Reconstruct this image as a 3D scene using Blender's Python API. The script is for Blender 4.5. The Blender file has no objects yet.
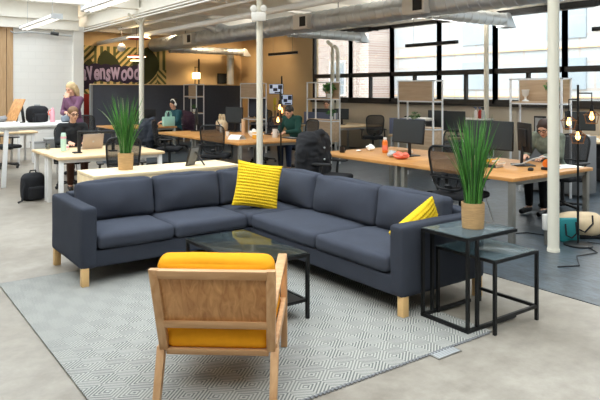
import bpy, bmesh, math, random
from mathutils import Vector, Matrix, Euler, noise
random.seed(7)
COL = bpy.context.scene.collection
PI = math.pi
def V(*a): return Vector(a)
def lin(h):
    h = h.lstrip('#')
    c = [int(h[i:i+2], 16)/255 for i in (0, 2, 4)]
    return tuple(x/12.92 if x <= .04045 else ((x+.055)/1.055)**2.4 for x in c) + (1,)

# ------------------------------------------------------------------ materials
MATS = {}
def newmat(name):
    m = bpy.data.materials.new(name); m.use_nodes = True
    nt = m.node_tree; b = nt.nodes['Principled BSDF']
    return m, nt, b
def N(nt, t, **kw):
    n = nt.nodes.new(t)
    for k, v in kw.items():
        if k in n.inputs: n.inputs[k].default_value = v
        else: setattr(n, k, v)
    return n
def mat(name, col, rough=.6, metal=0, var=.12, scale=8, bump=0, bscale=None, emit=None, estr=0, spec=None, stretch=None):
    if name in MATS: return MATS[name]
    m, nt, b = newmat(name); L = nt.links.new
    c = lin(col)
    tc = N(nt, 'ShaderNodeTexCoord'); mp = N(nt, 'ShaderNodeMapping')
    if stretch: mp.inputs['Scale'].default_value = stretch
    L(tc.outputs['Object'], mp.inputs['Vector'])
    nz = N(nt, 'ShaderNodeTexNoise', Scale=scale, Detail=4.0)
    L(mp.outputs['Vector'], nz.inputs['Vector'])
    mx = N(nt, 'ShaderNodeMix', data_type='RGBA')
    mx.inputs[6].default_value = tuple(x*(1-var) for x in c[:3]) + (1,)
    mx.inputs[7].default_value = tuple(min(1, x*(1+var)) for x in c[:3]) + (1,)
    L(nz.outputs['Fac'], mx.inputs[0]); L(mx.outputs[2], b.inputs['Base Color'])
    b.inputs['Roughness'].default_value = rough; b.inputs['Metallic'].default_value = metal
    if spec is not None: b.inputs['Specular IOR Level'].default_value = spec
    if bump:
        n2 = N(nt, 'ShaderNodeTexNoise', Scale=bscale or scale*6, Detail=3.0)
        L(mp.outputs['Vector'], n2.inputs['Vector'])
        bp = N(nt, 'ShaderNodeBump', Strength=bump, Distance=.01)
        L(n2.outputs['Fac'], bp.inputs['Height']); L(bp.outputs['Normal'], b.inputs['Normal'])
    if emit:
        b.inputs['Emission Color'].default_value = lin(emit); b.inputs['Emission Strength'].default_value = estr
    MATS[name] = m; return m
def wood(name, c1, c2, scale=3, axis='X', rough=.45):
    if name in MATS: return MATS[name]
    m, nt, b = newmat(name); L = nt.links.new
    tc = N(nt, 'ShaderNodeTexCoord'); mp = N(nt, 'ShaderNodeMapping')
    s = {'X': (.6, 7, 7), 'Y': (7, .6, 7), 'Z': (7, 7, .6)}[axis]
    mp.inputs['Scale'].default_value = s; L(tc.outputs['Object'], mp.inputs['Vector'])
    nz = N(nt, 'ShaderNodeTexNoise', Scale=scale, Detail=5.0, Distortion=.8); L(mp.outputs['Vector'], nz.inputs['Vector'])
    r = N(nt, 'ShaderNodeValToRGB'); r.color_ramp.elements[0].position = .32; r.color_ramp.elements[1].position = .68
    r.color_ramp.elements[0].color = lin(c1); r.color_ramp.elements[1].color = lin(c2)
    L(nz.outputs['Fac'], r.inputs['Fac']); L(r.outputs['Color'], b.inputs['Base Color'])
    b.inputs['Roughness'].default_value = rough
    MATS[name] = m; return m
def glass(name, tint, refl=.12, rough=.02, veil=None, vf=.2):
    m = bpy.data.materials.new(name); m.use_nodes = True; nt = m.node_tree; L = nt.links.new
    nt.nodes.remove(nt.nodes['Principled BSDF']); out = nt.nodes['Material Output']
    t = N(nt, 'ShaderNodeBsdfTransparent', Color=lin(tint)); g = N(nt, 'ShaderNodeBsdfGlossy', Roughness=rough)
    lw = N(nt, 'ShaderNodeLayerWeight', Blend=.25)
    ma = N(nt, 'ShaderNodeMath', operation='MULTIPLY_ADD'); ma.inputs[1].default_value = .55; ma.inputs[2].default_value = refl
    L(lw.outputs['Fresnel'], ma.inputs[0])
    mx = N(nt, 'ShaderNodeMixShader'); L(ma.outputs[0], mx.inputs[0]); L(t.outputs[0], mx.inputs[1]); L(g.outputs[0], mx.inputs[2])
    if veil:
        d = N(nt, 'ShaderNodeBsdfDiffuse', Color=lin(veil)); m2 = N(nt, 'ShaderNodeMixShader'); m2.inputs[0].default_value = vf
        L(mx.outputs[0], m2.inputs[1]); L(d.outputs[0], m2.inputs[2]); mx = m2
    L(mx.outputs[0], out.inputs['Surface']); MATS[name] = m; return m
def meshcloth(name, col, a):
    m = bpy.data.materials.new(name); m.use_nodes = True; nt = m.node_tree; L = nt.links.new
    b = nt.nodes['Principled BSDF']; out = nt.nodes['Material Output']
    b.inputs['Base Color'].default_value = lin(col); b.inputs['Roughness'].default_value = .8
    t = N(nt, 'ShaderNodeBsdfTransparent'); tc = N(nt, 'ShaderNodeTexCoord')
    nz = N(nt, 'ShaderNodeTexNoise', Scale=260.0, Detail=1.0); L(tc.outputs['Object'], nz.inputs['Vector'])
    ma = N(nt, 'ShaderNodeMath', operation='MULTIPLY_ADD'); ma.inputs[1].default_value = .5; ma.inputs[2].default_value = a-.25
    L(nz.outputs['Fac'], ma.inputs[0])
    mx = N(nt, 'ShaderNodeMixShader'); L(ma.outputs[0], mx.inputs[0]); L(t.outputs[0], mx.inputs[1]); L(b.outputs[0], mx.inputs[2])
    L(mx.outputs[0], out.inputs['Surface']); MATS[name] = m; return m

M = MATS
mat('sofa', '#40444f', .95, var=.16, scale=5, bump=.35, bscale=320, spec=.2)
mat('sofa_base', '#383c46', .95, var=.14, scale=5, bump=.35, bscale=320, spec=.2)
mat('pine', '#dcb57c', .5, var=.08, scale=6)
mat('yellow_cloth', '#eb9f1e', .9, var=.07, scale=30, bump=.3, bscale=350, spec=.2)
mat('knit', '#eac52c', .9, var=.14, scale=30, bump=.3, bscale=120, spec=.2)
wood('oak', '#b98a5c', '#cfa478', 3, 'X')
wood('oak_up', '#b98a5c', '#d2a87c', 3, 'Z')
wood('oak_panel', '#ab7543', '#d29e68', 4.5, 'Z')
wood('shelf_wood', '#e6cda2', '#f3dfba', 2, 'X', .5)
wood('desk_wood', '#bd8246', '#d29b5c', 2, 'Y', .35)
wood('birch', '#d9b98c', '#ead0a8', 2, 'X', .4)
wood('ash', '#b79b7d', '#c9af92', 2.5, 'Y', .55)
wood('slats', '#b8946c', '#cba982', 3, 'Z', .6)
mat('black_metal', '#101113', .45, var=.1, metal=.3)
mat('black_plastic', '#141518', .5, var=.15)
mat('black_cloth', '#15161b', .9, var=.4, scale=14, bump=.3)
mat('navy_cloth', '#181f2b', .85, var=.4, scale=14, bump=.3)
mat('maroon_cloth', '#3a2233', .9, var=.3, scale=14)
mat('white_paint', '#e9e8e4', .5, var=.03)
mat('white_metal', '#e8e9ea', .4, var=.03)
mat('grey_metal', '#9a9892', .35, metal=.7, var=.1)
mat('galv', '#ccd3d9', .32, metal=.6, var=.12, scale=3)
mat('column', '#e3dfd0', .55, var=.02, scale=3)
mat('ceil_white', '#f6f3ea', .8, var=.04)
mat('beige_wall', '#cabfae', .85, var=.05, scale=2)
mat('tan_wall', '#d8bd92', .85, var=.06, scale=1.5)
mat('dark_frame', '#26221f', .5, var=.1)
mat('partition', '#484b55', .9, var=.12, scale=12)
mat('red_paint', '#b02c20', .6, var=.1)
mat('screen', '#2b3135', .35, var=.05)
mat('leaf', '#4b8a38', .6, var=.5, scale=40)
mat('leaf_dark', '#2c5a26', .6, var=.4, scale=30)
mat('leaf_pale', '#93a878', .6, var=.2, scale=30)
mat('soil', '#2c2018', .95, var=.3, scale=60)
mat('white_ceramic', '#eeeeec', .25, var=.02)
mat('paper', '#f4f3ee', .8, var=.03)
mat('skin', '#dfae92', .6, var=.05, scale=20)
mat('blond', '#cdb084', .6, var=.25, scale=30)
mat('brown_hair', '#3b271d', .6, var=.3, scale=30)
mat('darkblond', '#7c5c3e', .6, var=.3, scale=30)
mat('dark_hair', '#1c1614', .55, var=.3, scale=30)
mat('lip', '#b4655a', .5)
mat('eye', '#2a1d18', .3)
mat('mauve', '#6f4a63', .9, var=.12, scale=12)
mat('black_knit', '#17191d', .9, var=.2, scale=30)
mat('green_knit', '#12413a', .9, var=.15, scale=20)
mat('teal_knit', '#1d4c56', .9, var=.15, scale=20)
mat('camo', '#6d7466', .9, var=.7, scale=18)
mat('denim', '#26334e', .9, var=.2, scale=25)
mat('black_trousers', '#141416', .9, var=.2)
mat('brown_trousers', '#5d3f31', .9, var=.2)
mat('jute', '#bd9a6c', .95, var=.4, scale=12, bump=.8, bscale=26, stretch=(1, 1, 9))
mat('mint', '#bfe0cf', .4, var=.04)
mat('mint_bag', '#a6d3c4', .7, var=.05)
mat('pink', '#e8a9b6', .4, var=.05)
mat('teal', '#17757a', .7, var=.1)
mat('canvas', '#cdb898', .9, var=.1, scale=20)
mat('orange', '#e87822', .3, var=.1)
mat('coral', '#ef7b66', .9, var=.12, scale=30)
mat('book_yellow', '#e0a52c', .6)
mat('book_dark', '#2b2b33', .6)
mat('book_tan', '#d9b28c', .7)
mat('slate_blue', '#69718a', .9, var=.08, scale=30)
mat('speaker_grey', '#7c8794', .8, var=.1)
mat('laptop_silver', '#b3a294', .4, metal=.3)
mat('light_grey', '#b9bcbe', .6)
mat('mid_grey', '#7a7b7d', .7)
mat('bulb', '#ffd9a0', .3, emit='#ffb868', estr=6)
mat('brass_wire', '#8a5a2b', .4, metal=.6)
mat('tube_light', '#ffffff', .3, emit='#fff8ec', estr=1.3)
mat('warm_light', '#ffe3b0', .3, emit='#ffdca0', estr=6)
mat('screen_lit', '#cfd8e8', .3, emit='#aab6cf', estr=.55)
mat('screen_bar', '#24304a', .3)
mat('yellow_note', '#e8d94a', .6)
mat('lavender', '#b3a6cc', .8, var=.12, scale=4)
mat('plum', '#251c3c', .8, var=.2, scale=3)
mat('olive', '#333a1c', .8, var=.25, scale=3)
glass('table_glass', '#b9c6c8', .08, .16, '#8a9ba2', .22)
glass('dark_glass', '#aebbbd', .08, .06, '#6f8088', .05)
glass('window_glass', '#f6f9fa', .02)
glass('cup_glass', '#f2f6f6', .08)
meshcloth('chair_mesh', '#1b1c20', .8)

# ------------------------------------------------------------------ mesh builder
class MB:
    def __init__(s): s.bm = bmesh.new(); s.mi = 0
    def add(s, b, mx=None):
        if mx is not None: b.transform(mx)
        me = bpy.data.meshes.new('t')
        for f in b.faces: f.material_index = s.mi
        b.to_mesh(me); b.free(); s.bm.from_mesh(me); bpy.data.meshes.remove(me); return s
    def box(s, x0, x1, y0, y1, z0, z1, bev=0, mx=None, seg=2):
        b = bmesh.new(); bmesh.ops.create_cube(b, size=1)
        for v in b.verts: v.co = V((x0+x1)/2+v.co.x*(x1-x0), (y0+y1)/2+v.co.y*(y1-y0), (z0+z1)/2+v.co.z*(z1-z0))
        if bev: bmesh.ops.bevel(b, geom=b.edges[:], offset=bev, segments=seg, profile=.5, affect='EDGES')
        return s.add(b, mx)
    def hexa(s, p, bev=0):
        """eight corners: bottom ring then top ring"""
        b = bmesh.new(); v = [b.verts.new(q) for q in p]
        for f in ((3,2,1,0),(4,5,6,7),(0,1,5,4),(1,2,6,5),(2,3,7,6),(3,0,4,7)): b.faces.new([v[i] for i in f])
        bmesh.ops.recalc_face_normals(b, faces=b.faces[:])
        if bev: bmesh.ops.bevel(b, geom=b.edges[:], offset=bev, segments=2, profile=.5, affect='EDGES')
        return s.add(b)
    def bar(s, p0, p1, w, h=None, bev=0, up=(0,0,1)):
        p0, p1 = Vector(p0), Vector(p1); d = p1-p0; L = d.length; d.normalize(); h = h or w
        up = Vector(up)
        if abs(d.dot(up)) > .98: up = V(0,1,0)
        x = d.cross(up).normalized(); y = x.cross(d)
        mx = Matrix((x, d, y)).transposed().to_4x4(); mx.translation = (p0+p1)/2
        return s.box(-w/2, w/2, -L/2, L/2, -h/2, h/2, bev, mx)
    def tube(s, pts, r, seg=8, cap=True):
        pts = [Vector(p) for p in pts]; b = bmesh.new(); rings = []; n = len(pts)
        rs = r if isinstance(r, (list, tuple)) else [r]*n
        t0 = (pts[1]-pts[0]).normalized(); a = t0.orthogonal().normalized()
        for i, p in enumerate(pts):
            t = (pts[min(i+1, n-1)]-pts[max(i-1, 0)]).normalized()
            a = (a-t*a.dot(t)).normalized(); c = t.cross(a)
            rings.append([b.verts.new(p+(a*math.cos(k*2*PI/seg)+c*math.sin(k*2*PI/seg))*rs[i]) for k in range(seg)])
        for i in range(n-1):
            for k in range(seg): b.faces.new((rings[i][k], rings[i][(k+1)%seg], rings[i+1][(k+1)%seg], rings[i+1][k]))
        if cap: b.faces.new(rings[0][::-1]); b.faces.new(rings[-1])
        return s.add(b)
    def lathe(s, prof, c=(0,0,0), seg=24, mx=None):
        b = bmesh.new(); rings = []
        for r, z in prof: rings.append([b.verts.new((r*math.cos(k*2*PI/seg), r*math.sin(k*2*PI/seg), z)) for k in range(seg)] if r > 1e-6 else [b.verts.new((0,0,z))])
        for A, B in zip(rings, rings[1:]):
            for k in range(seg):
                q = [A[k % len(A)], A[(k+1) % len(A)], B[(k+1) % len(B)], B[k % len(B)]]
                u = []
                for w in q:
                    if w not in u: u.append(w)
                if len(u) > 2: b.faces.new(u)
        if len(rings[0]) > 1: b.faces.new(rings[0][::-1])
        if len(rings[-1]) > 1: b.faces.new(rings[-1])
        bmesh.ops.recalc_face_normals(b, faces=b.faces[:])
        return s.add(b, (Matrix.Translation(c) @ mx) if mx is not None else Matrix.Translation(c))
    def cyl(s, c, r, z0, z1, r2=None, seg=20): return s.lathe([(r, z0), (r if r2 is None else r2, z1)], c, seg)
    def ball(s, c, r, rot=None, seg=16, mx=None):
        b = bmesh.new(); bmesh.ops.create_uvsphere(b, u_segments=seg, v_segments=max(8, seg*2//3), radius=1)
        r = r if isinstance(r, (list, tuple)) else (r, r, r)
        m = Matrix.Translation(c) @ (rot.to_matrix().to_4x4() if rot else Matrix()) @ Matrix.Diagonal((*r, 1))
        return s.add(b, mx @ m if mx is not None else m)
    def bone(s, p0, r0, p1, r1, seg=10):
        p0, p1 = Vector(p0), Vector(p1)
        s.ball(p0, r0, seg=seg); s.ball(p1, r1, seg=seg)
        return s.tube([p0, p1], [r0, r1], seg)
    def prism(s, pts, d, mx=None):
        """polygon in xz extruded along y by d"""
        b = bmesh.new(); A = [b.verts.new((x, 0, z)) for x, z in pts]; B = [b.verts.new((x, d, z)) for x, z in pts]; n = len(pts)
        b.faces.new(A); b.faces.new(B[::-1])
        for i in range(n): b.faces.new((A[i], B[i], B[(i+1) % n], A[(i+1) % n]))
        bmesh.ops.recalc_face_normals(b, faces=b.faces[:]); return s.add(b, mx)
    def cushion(s, x0, x1, y0, y1, z0, z1, r=.05, puff=(0,0,0), n=12, wr=.004, mx=None, sd=0):
        b = bmesh.new(); bmesh.ops.create_cube(b, size=2); bmesh.ops.subdivide_edges(b, edges=b.edges[:], cuts=n, use_grid_fill=True)
        h = V((x1-x0)/2, (y1-y0)/2, (z1-z0)/2); c = V((x0+x1)/2, (y0+y1)/2, (z0+z1)/2)
        for v in b.verts:
            u = [math.copysign(1-(1-abs(t))**1.5, t) for t in v.co]
            p = V(*[u[i]*h[i] for i in range(3)]); q = V(*[max(-(h[i]-r), min(h[i]-r, p[i])) for i in range(3)])
            d = p-q
            if d.length > 1e-6: p = q+d.normalized()*r
            for i in range(3):
                j, k = (i+1) % 3, (i+2) % 3
                p[i] += u[i]*puff[i]*(1-u[j]**2)*(1-u[k]**2)
            nv = noise.noise_vector((p+c)*6+V(sd, 0, 0))
            v.co = p+c+nv*wr
        return s.add(b, mx)
    def build(s, name, m, parent=None, loc=None, rot=None, smooth=True, ang=40):
        me = bpy.data.meshes.new(name); bmesh.ops.recalc_face_normals(s.bm, faces=s.bm.faces[:]) if False else None
        s.bm.to_mesh(me); s.bm.free()
        return link(name, me, m, parent, loc, rot, smooth, ang)
def link(name, me, m, parent=None, loc=None, rot=None, smooth=True, ang=40):
    for q in (m if isinstance(m, (list, tuple)) else [m]): me.materials.append(M[q] if isinstance(q, str) else q)
    if smooth:
        me.polygons.foreach_set('use_smooth', [True]*len(me.polygons))
        try: me.set_sharp_from_angle(angle=math.radians(ang))
        except Exception: pass
    o = bpy.data.objects.new(name, me); COL.objects.link(o); o.parent = parent
    if loc: o.location = loc
    if rot: o.rotation_euler = rot
    return o
def tag(o, label=None, cat=None, group=None, kind=None):
    for k, v in (('label', label), ('category', cat), ('group', group), ('kind', kind)):
        if v: o[k] = v
    return o
def thing(name, label, cat, loc=(0,0,0), rz=0, group=None):
    o = bpy.data.objects.new(name, None); o.empty_display_size = .1; COL.objects.link(o)
    o.location = loc; o.rotation_euler = (0, 0, rz); return tag(o, label, cat, group)
def copy_tree(o, parent=None):
    c = o.copy(); COL.objects.link(c); c.parent = parent
    for ch in [x for x in o.children]: copy_tree(ch, c)
    return c
def place(o, loc, rz, label):
    o.location = loc; o.rotation_euler = (0, 0, rz); o['label'] = label; return o
def struct(name, mb, m, smooth=False, **k):
    o = mb.build(name, m, None, smooth=smooth, **k); o['kind'] = 'structure'; return o
def rm(mb, voxel, it=3):
    """union of the overlapping shapes as one continuous surface"""
    me = bpy.data.meshes.new('r'); mb.bm.to_mesh(me); mb.bm.free()
    o = bpy.data.objects.new('r', me); COL.objects.link(o)
    q = o.modifiers.new('v', 'REMESH'); q.mode = 'VOXEL'; q.voxel_size = voxel
    if it: w = o.modifiers.new('s', 'SMOOTH'); w.iterations = it; w.factor = .5
    dg = bpy.context.evaluated_depsgraph_get(); out = bpy.data.meshes.new_from_object(o.evaluated_get(dg))
    bpy.data.objects.remove(o); bpy.data.meshes.remove(me); return out
def text_mesh(body, size, ext, off=0):
    cu = bpy.data.curves.new('t', 'FONT'); cu.body = body; cu.size = size; cu.extrude = ext; cu.offset = off; cu.resolution_u = 3
    o = bpy.data.objects.new('t', cu); COL.objects.link(o)
    dg = bpy.context.evaluated_depsgraph_get(); me = bpy.data.meshes.new_from_object(o.evaluated_get(dg))
    bpy.data.objects.remove(o); return me

# ------------------------------------------------------------------ special surfaces
def concrete():
    m, nt, b = newmat('concrete'); L = nt.links.new
    tc = N(nt, 'ShaderNodeTexCoord')
    a = N(nt, 'ShaderNodeTexNoise', Scale=.7, Detail=6.0, Roughness=.6); c = N(nt, 'ShaderNodeTexNoise', Scale=5.0, Detail=8.0, Roughness=.7)
    v = N(nt, 'ShaderNodeTexVoronoi', Scale=1.6); 
    for n in (a, c, v): L(tc.outputs['Object'], n.inputs['Vector'])
    r1 = N(nt, 'ShaderNodeValToRGB'); r1.color_ramp.elements[0].position = .3; r1.color_ramp.elements[1].position = .7
    r1.color_ramp.elements[0].color = lin('#857d71'); r1.color_ramp.elements[1].color = lin('#a8a196')
    L(a.outputs['Fac'], r1.inputs['Fac'])
    r2 = N(nt, 'ShaderNodeValToRGB'); r2.color_ramp.elements[0].position = .3; r2.color_ramp.elements[1].position = .62
    r2.color_ramp.elements[0].color = lin('#857a6e'); r2.color_ramp.elements[1].color = (1, 1, 1, 1)
    L(c.outputs['Fac'], r2.inputs['Fac'])
    mx = N(nt, 'ShaderNodeMix', data_type='RGBA', blend_type='MULTIPLY'); mx.inputs[0].default_value = .45
    L(r1.outputs['Color'], mx.inputs[6]); L(r2.outputs['Color'], mx.inputs[7]); L(mx.outputs[2], b.inputs['Base Color'])
    rr = N(nt, 'ShaderNodeMapRange'); rr.inputs[3].default_value = .28; rr.inputs[4].default_value = .55
    L(c.outputs['Fac'], rr.inputs[0]); L(rr.outputs[0], b.inputs['Roughness']); M['concrete'] = m
def carpet():
    m, nt, b = newmat('carpet'); L = nt.links.new
    tc = N(nt, 'ShaderNodeTexCoord'); mp = N(nt, 'ShaderNodeMapping'); mp.inputs['Scale'].default_value = (4.5, 1, 1)
    L(tc.outputs['Object'], mp.inputs['Vector'])
    br = N(nt, 'ShaderNodeTexBrick', Scale=1.0); br.inputs['Brick Width'].default_value = 1.0; br.inputs['Row Height'].default_value = 1.0
    br.inputs['Color1'].default_value = lin('#2a3640'); br.inputs['Color2'].default_value = lin('#3c4a54'); br.inputs['Mortar'].default_value = lin('#26323b'); br.inputs['Mortar Size'].default_value = .006
    rot = N(nt, 'ShaderNodeMapping'); rot.inputs['Rotation'].default_value = (0, 0, PI/2); rot.inputs['Scale'].default_value = (1, 4, 1)
    L(tc.outputs['Object'], rot.inputs['Vector']); L(rot.outputs['Vector'], br.inputs['Vector'])
    nz = N(nt, 'ShaderNodeTexNoise', Scale=5.0, Detail=9.0, Roughness=.85); L(mp.outputs['Vector'], nz.inputs['Vector'])
    cr = N(nt, 'ShaderNodeValToRGB'); cr.color_ramp.elements[0].position = .36; cr.color_ramp.elements[1].position = .64; L(nz.outputs['Fac'], cr.inputs['Fac'])
    mx = N(nt, 'ShaderNodeMix', data_type='RGBA', blend_type='OVERLAY'); mx.inputs[0].default_value = 1.0
    L(br.outputs['Color'], mx.inputs[6]); L(cr.outputs['Color'], mx.inputs[7])
    hs = N(nt, 'ShaderNodeHueSaturation', Saturation=.85); L(mx.outputs[2], hs.inputs['Color']); L(hs.outputs['Color'], b.inputs['Base Color'])
    b.inputs['Roughness'].default_value = .36; b.inputs['Specular IOR Level'].default_value = .8; M['carpet'] = m
def rugmat():
    m, nt, b = newmat('rug'); L = nt.links.new
    tc = N(nt, 'ShaderNodeTexCoord'); sp = N(nt, 'ShaderNodeSeparateXYZ'); L(tc.outputs['Object'], sp.inputs[0])
    def math_(op, a, bb=None):
        n = N(nt, 'ShaderNodeMath', operation=op)
        for i, q in enumerate((a, bb)):
            if q is None: continue
            if isinstance(q, (int, float)): n.inputs[i].default_value = q
            else: L(q, n.inputs[i])
        return n.outputs[0]
    u = math_('DIVIDE', sp.outputs['X'], .23); v = math_('DIVIDE', sp.outputs['Y'], .20)
    tu = math_('ABSOLUTE', math_('SUBTRACT', math_('FRACT', u), .5)); tv = math_('ABSOLUTE', math_('SUBTRACT', math_('FRACT', v), .5))
    s = math_('ADD', tu, tv)
    stripe = math_('GREATER_THAN', math_('FRACT', math_('MULTIPLY', s, 8.0)), .52)
    chk = math_('FLOORED_MODULO', math_('ADD', math_('FLOOR', math_('MULTIPLY', u, 2)), math_('FLOOR', math_('MULTIPLY', v, 1))), 2.0)
    st = math_('ADD', math_('MULTIPLY', chk, .14), .50)
    f = math_('MULTIPLY', stripe, st)
    nz = N(nt, 'ShaderNodeTexNoise', Scale=90.0, Detail=3.0); L(tc.outputs['Object'], nz.inputs['Vector'])
    f2 = math_('ADD', f, math_('MULTIPLY', math_('SUBTRACT', nz.outputs['Fac'], .5), .35))
    mx = N(nt, 'ShaderNodeMix', data_type='RGBA'); L(f2, mx.inputs[0]); mx.inputs[6].default_value = lin('#a9a8a1'); mx.inputs[7].default_value = lin('#262b36')
    L(mx.outputs[2], b.inputs['Base Color']); b.inputs['Roughness'].default_value = .95; b.inputs['Specular IOR Level'].default_value = .1
    bp = N(nt, 'ShaderNodeBump', Strength=.4, Distance=.01); L(nz.outputs['Fac'], bp.inputs['Height']); L(bp.outputs['Normal'], b.inputs['Normal']); M['rug'] = m
def blocks(name, c1, c2, mort, w, h, ms=.01, axes='XZ', rough=.8, emis=0):
    m, nt, b = newmat(name); L = nt.links.new
    tc = N(nt, 'ShaderNodeTexCoord'); sp = N(nt, 'ShaderNodeSeparateXYZ'); cb = N(nt, 'ShaderNodeCombineXYZ')
    L(tc.outputs['Object'], sp.inputs[0]); L(sp.outputs[axes[0]], cb.inputs['X']); L(sp.outputs[axes[1]], cb.inputs['Y'])
    br = N(nt, 'ShaderNodeTexBrick', Scale=1.0); L(cb.outputs[0], br.inputs['Vector'])
    br.inputs['Brick Width'].default_value = w; br.inputs['Row Height'].default_value = h; br.inputs['Mortar Size'].default_value = ms
    br.inputs['Color1'].default_value = lin(c1); br.inputs['Color2'].default_value = lin(c2); br.inputs['Mortar'].default_value = lin(mort)
    L(br.outputs['Color'], b.inputs['Base Color']); b.inputs['Roughness'].default_value = rough
    M[name] = m
def muralmat():
    """bands of parallel stripes turning direction from block to block"""
    m, nt, b = newmat('mural_stripes'); L = nt.links.new
    tc = N(nt, 'ShaderNodeTexCoord'); sp = N(nt, 'ShaderNodeSeparateXYZ'); L(tc.outputs['Object'], sp.inputs[0])
    def math_(op, a, bb=None, cc=None):
        n = N(nt, 'ShaderNodeMath', operation=op)
        for i, q in enumerate((a, bb, cc)):
            if q is None: continue
            if isinstance(q, (int, float)): n.inputs[i].default_value = q
            else: L(q, n.inputs[i])
        return n.outputs[0]
    x, z = sp.outputs['X'], sp.outputs['Z']
    cu, cv = math_('FLOOR', math_('DIVIDE', x, .72)), math_('FLOOR', math_('DIVIDE', z, .8))
    cb = N(nt, 'ShaderNodeCombineXYZ'); L(cu, cb.inputs[0]); L(cv, cb.inputs[1])
    wn = N(nt, 'ShaderNodeTexWhiteNoise', noise_dimensions='2D'); L(cb.outputs[0], wn.inputs['Vector'])
    w = wn.outputs['Value']
    a = math_('GREATER_THAN', w, .25); c = math_('GREATER_THAN', w, .5); d = math_('GREATER_THAN', w, .75)
    fx = math_('SUBTRACT', math_('ADD', c, 0.0), math_('MULTIPLY', math_('MULTIPLY', d, 1.0), 0))
    k1 = math_('MULTIPLY', a, x); k2 = math_('MULTIPLY', math_('SUBTRACT', math_('MULTIPLY', c, 2.0), 1.0), z)
    k3 = math_('MULTIPLY', math_('SUBTRACT', 1.0, math_('MULTIPLY', d, 1.0)), k2)
    s = math_('ADD', k1, k3)
    stripe = math_('GREATER_THAN', math_('FRACT', math_('MULTIPLY', s, 4.6)), .52)
    mx = N(nt, 'ShaderNodeMix', data_type='RGBA'); L(stripe, mx.inputs[0]); mx.inputs[6].default_value = lin('#d3bd80'); mx.inputs[7].default_value = lin('#5a5f36')
    L(mx.outputs[2], b.inputs['Base Color']); b.inputs['Roughness'].default_value = .8; M['mural_stripes'] = m
concrete(); carpet(); rugmat(); muralmat()
blocks('white_block', '#f2f1ee', '#efeeeb', '#ecebe8', .4, .2, .01)
blocks('far_brick', '#a58e86', '#b8aaa4', '#b9b2ad', .34, .11, .02, 'YZ')
blocks('far_panel', '#98a1a8', '#a3a8ac', '#a09b97', 1.1, .95, .05, 'YZ', .5)
mat('far_pane', '#8a96a0', .3, var=.2, scale=1)
mat('pave', '#a8a49c', .9)

# ------------------------------------------------------------------ the setting
XW, YF, YL, XB = 12.0, 20.3, 19.2, 5.95      # window wall, far wall, white wall, column line
struct('floor', MB().box(-3.6, 12.2, -5.2, 20.5, -.12, 0), 'concrete')
struct('floor_carpet', MB().box(4.71, 12.0, -5.0, 20.3, 0, .006), 'carpet')
# window wall
struct('wall_right_lower', MB().box(XW, XW+.25, -5.2, 15.85, 0, 1.36), 'beige_wall')
struct('wall_right_upper', MB().box(XW, XW+.25, -5.2, 15.85, 3.46, 3.75), 'ceil_white')
struct('wall_right_far', MB().box(XW, XW+.25, 15.85, 20.5, 0, 3.75), 'tan_wall')
edges = [15.78, 14.02, 12.28, 10.6, 8.92, 7.2, 5.5, 3.8, 2.1, .4, -1.3, -3.0, -4.7]
for i, (a, b_) in enumerate(zip(edges, edges[1:])):
    q = MB(); t = .045
    y1, y0 = a, b_
    for y in (y0, y1): q.box(XW-.0, XW+.09, y-t, y+t, 1.36, 3.46)
    q.box(XW-.03, XW+.14, y0+t, y1-t, 1.36, 1.46); q.box(XW-.03, XW+.14, y0+t, y1-t, 2.05, 2.17); q.box(XW-.03, XW+.14, y0+t, y1-t, 3.37, 3.46)
    ym = (y0+y1)/2
    q.box(XW+.0, XW+.1, ym-.03, ym+.03, 1.46, 2.05)
    w = struct('window_%d' % (i+1), q, 'dark_frame')
    MB().box(XW+.06, XW+.07, y0+t, y1-t, 2.17, 3.37).build('upper_pane', 'window_glass', w, smooth=False)
    for a0, a1 in ((y0+t, ym-.03), (ym+.03, y1-t)): MB().box(XW+.06, XW+.07, a0, a1, 1.46, 2.05).build('lower_pane', 'window_glass', w, smooth=False)
struct('trim_1', MB().box(XW-.07, XW+.0, -5.2, 15.85, 1.30, 1.36), 'dark_frame')
# far and left walls
struct('wall_far', MB().box(4.2, 12.2, YF, YF+.2, 0, 4.4), 'tan_wall')
q = MB().box(3.79, 5.45, YL, YL+.2, 0, 3.47); struct('wall_left_far', q, 'white_block')
q = MB()
for i in range(40): q.box(-3.4+i*.18, -3.4+i*.18+.165, YL-.02, YL+.2, 0, 3.47)
q.bm.verts.ensure_lookup_table(); struct('trim_2', q, 'slats')
struct('wall_left_side', MB().box(-3.6, -3.4, -5.2, 19.4, 0, 4.4), 'white_paint')
struct('wall_back', MB().box(-3.6, 12.2, -5.4, -5.2, 0, 4.4), 'white_paint')
struct('trim_3', MB().box(5.45, 5.76, YL-.1, YF, 0, 3.6, .01), 'white_paint')       # pilaster
struct('trim_4', MB().box(-3.6, 5.6, YL-.14, YL+.2, 3.47, 3.80).box(-3.6, 5.6, YL-.06, YL+.2, 3.80, 4.4).box(-3.6, 5.6, YL-.2, YL-.1, 3.76, 3.82), 'ceil_white')
# main beam on the columns, cross beams over the skylight bay
struct('trim_5', MB().box(XB-.11, XB+.11, -5.2, YF, 3.60, 3.74).box(XB-.05, XB+.05, -5.2, YF, 3.74, 4.4).box(XB-.16, XB+.16, -5.2, YF, 3.96, 4.02), 'ceil_white')
q = MB()
for y in (-1.9, 3.66, 9.3, 14.98): q.box(-3.5, XB-.1, y-.09, y+.09, 3.70, 3.98)
struct('trim_6', q, 'ceil_white')
q = MB()
for i in range(13): q.box(XB+.1, XW, -4.5+i*2.0, -4.32+i*2.0, 3.52, 3.74)
struct('trim_7', q, 'ceil_white')
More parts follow.
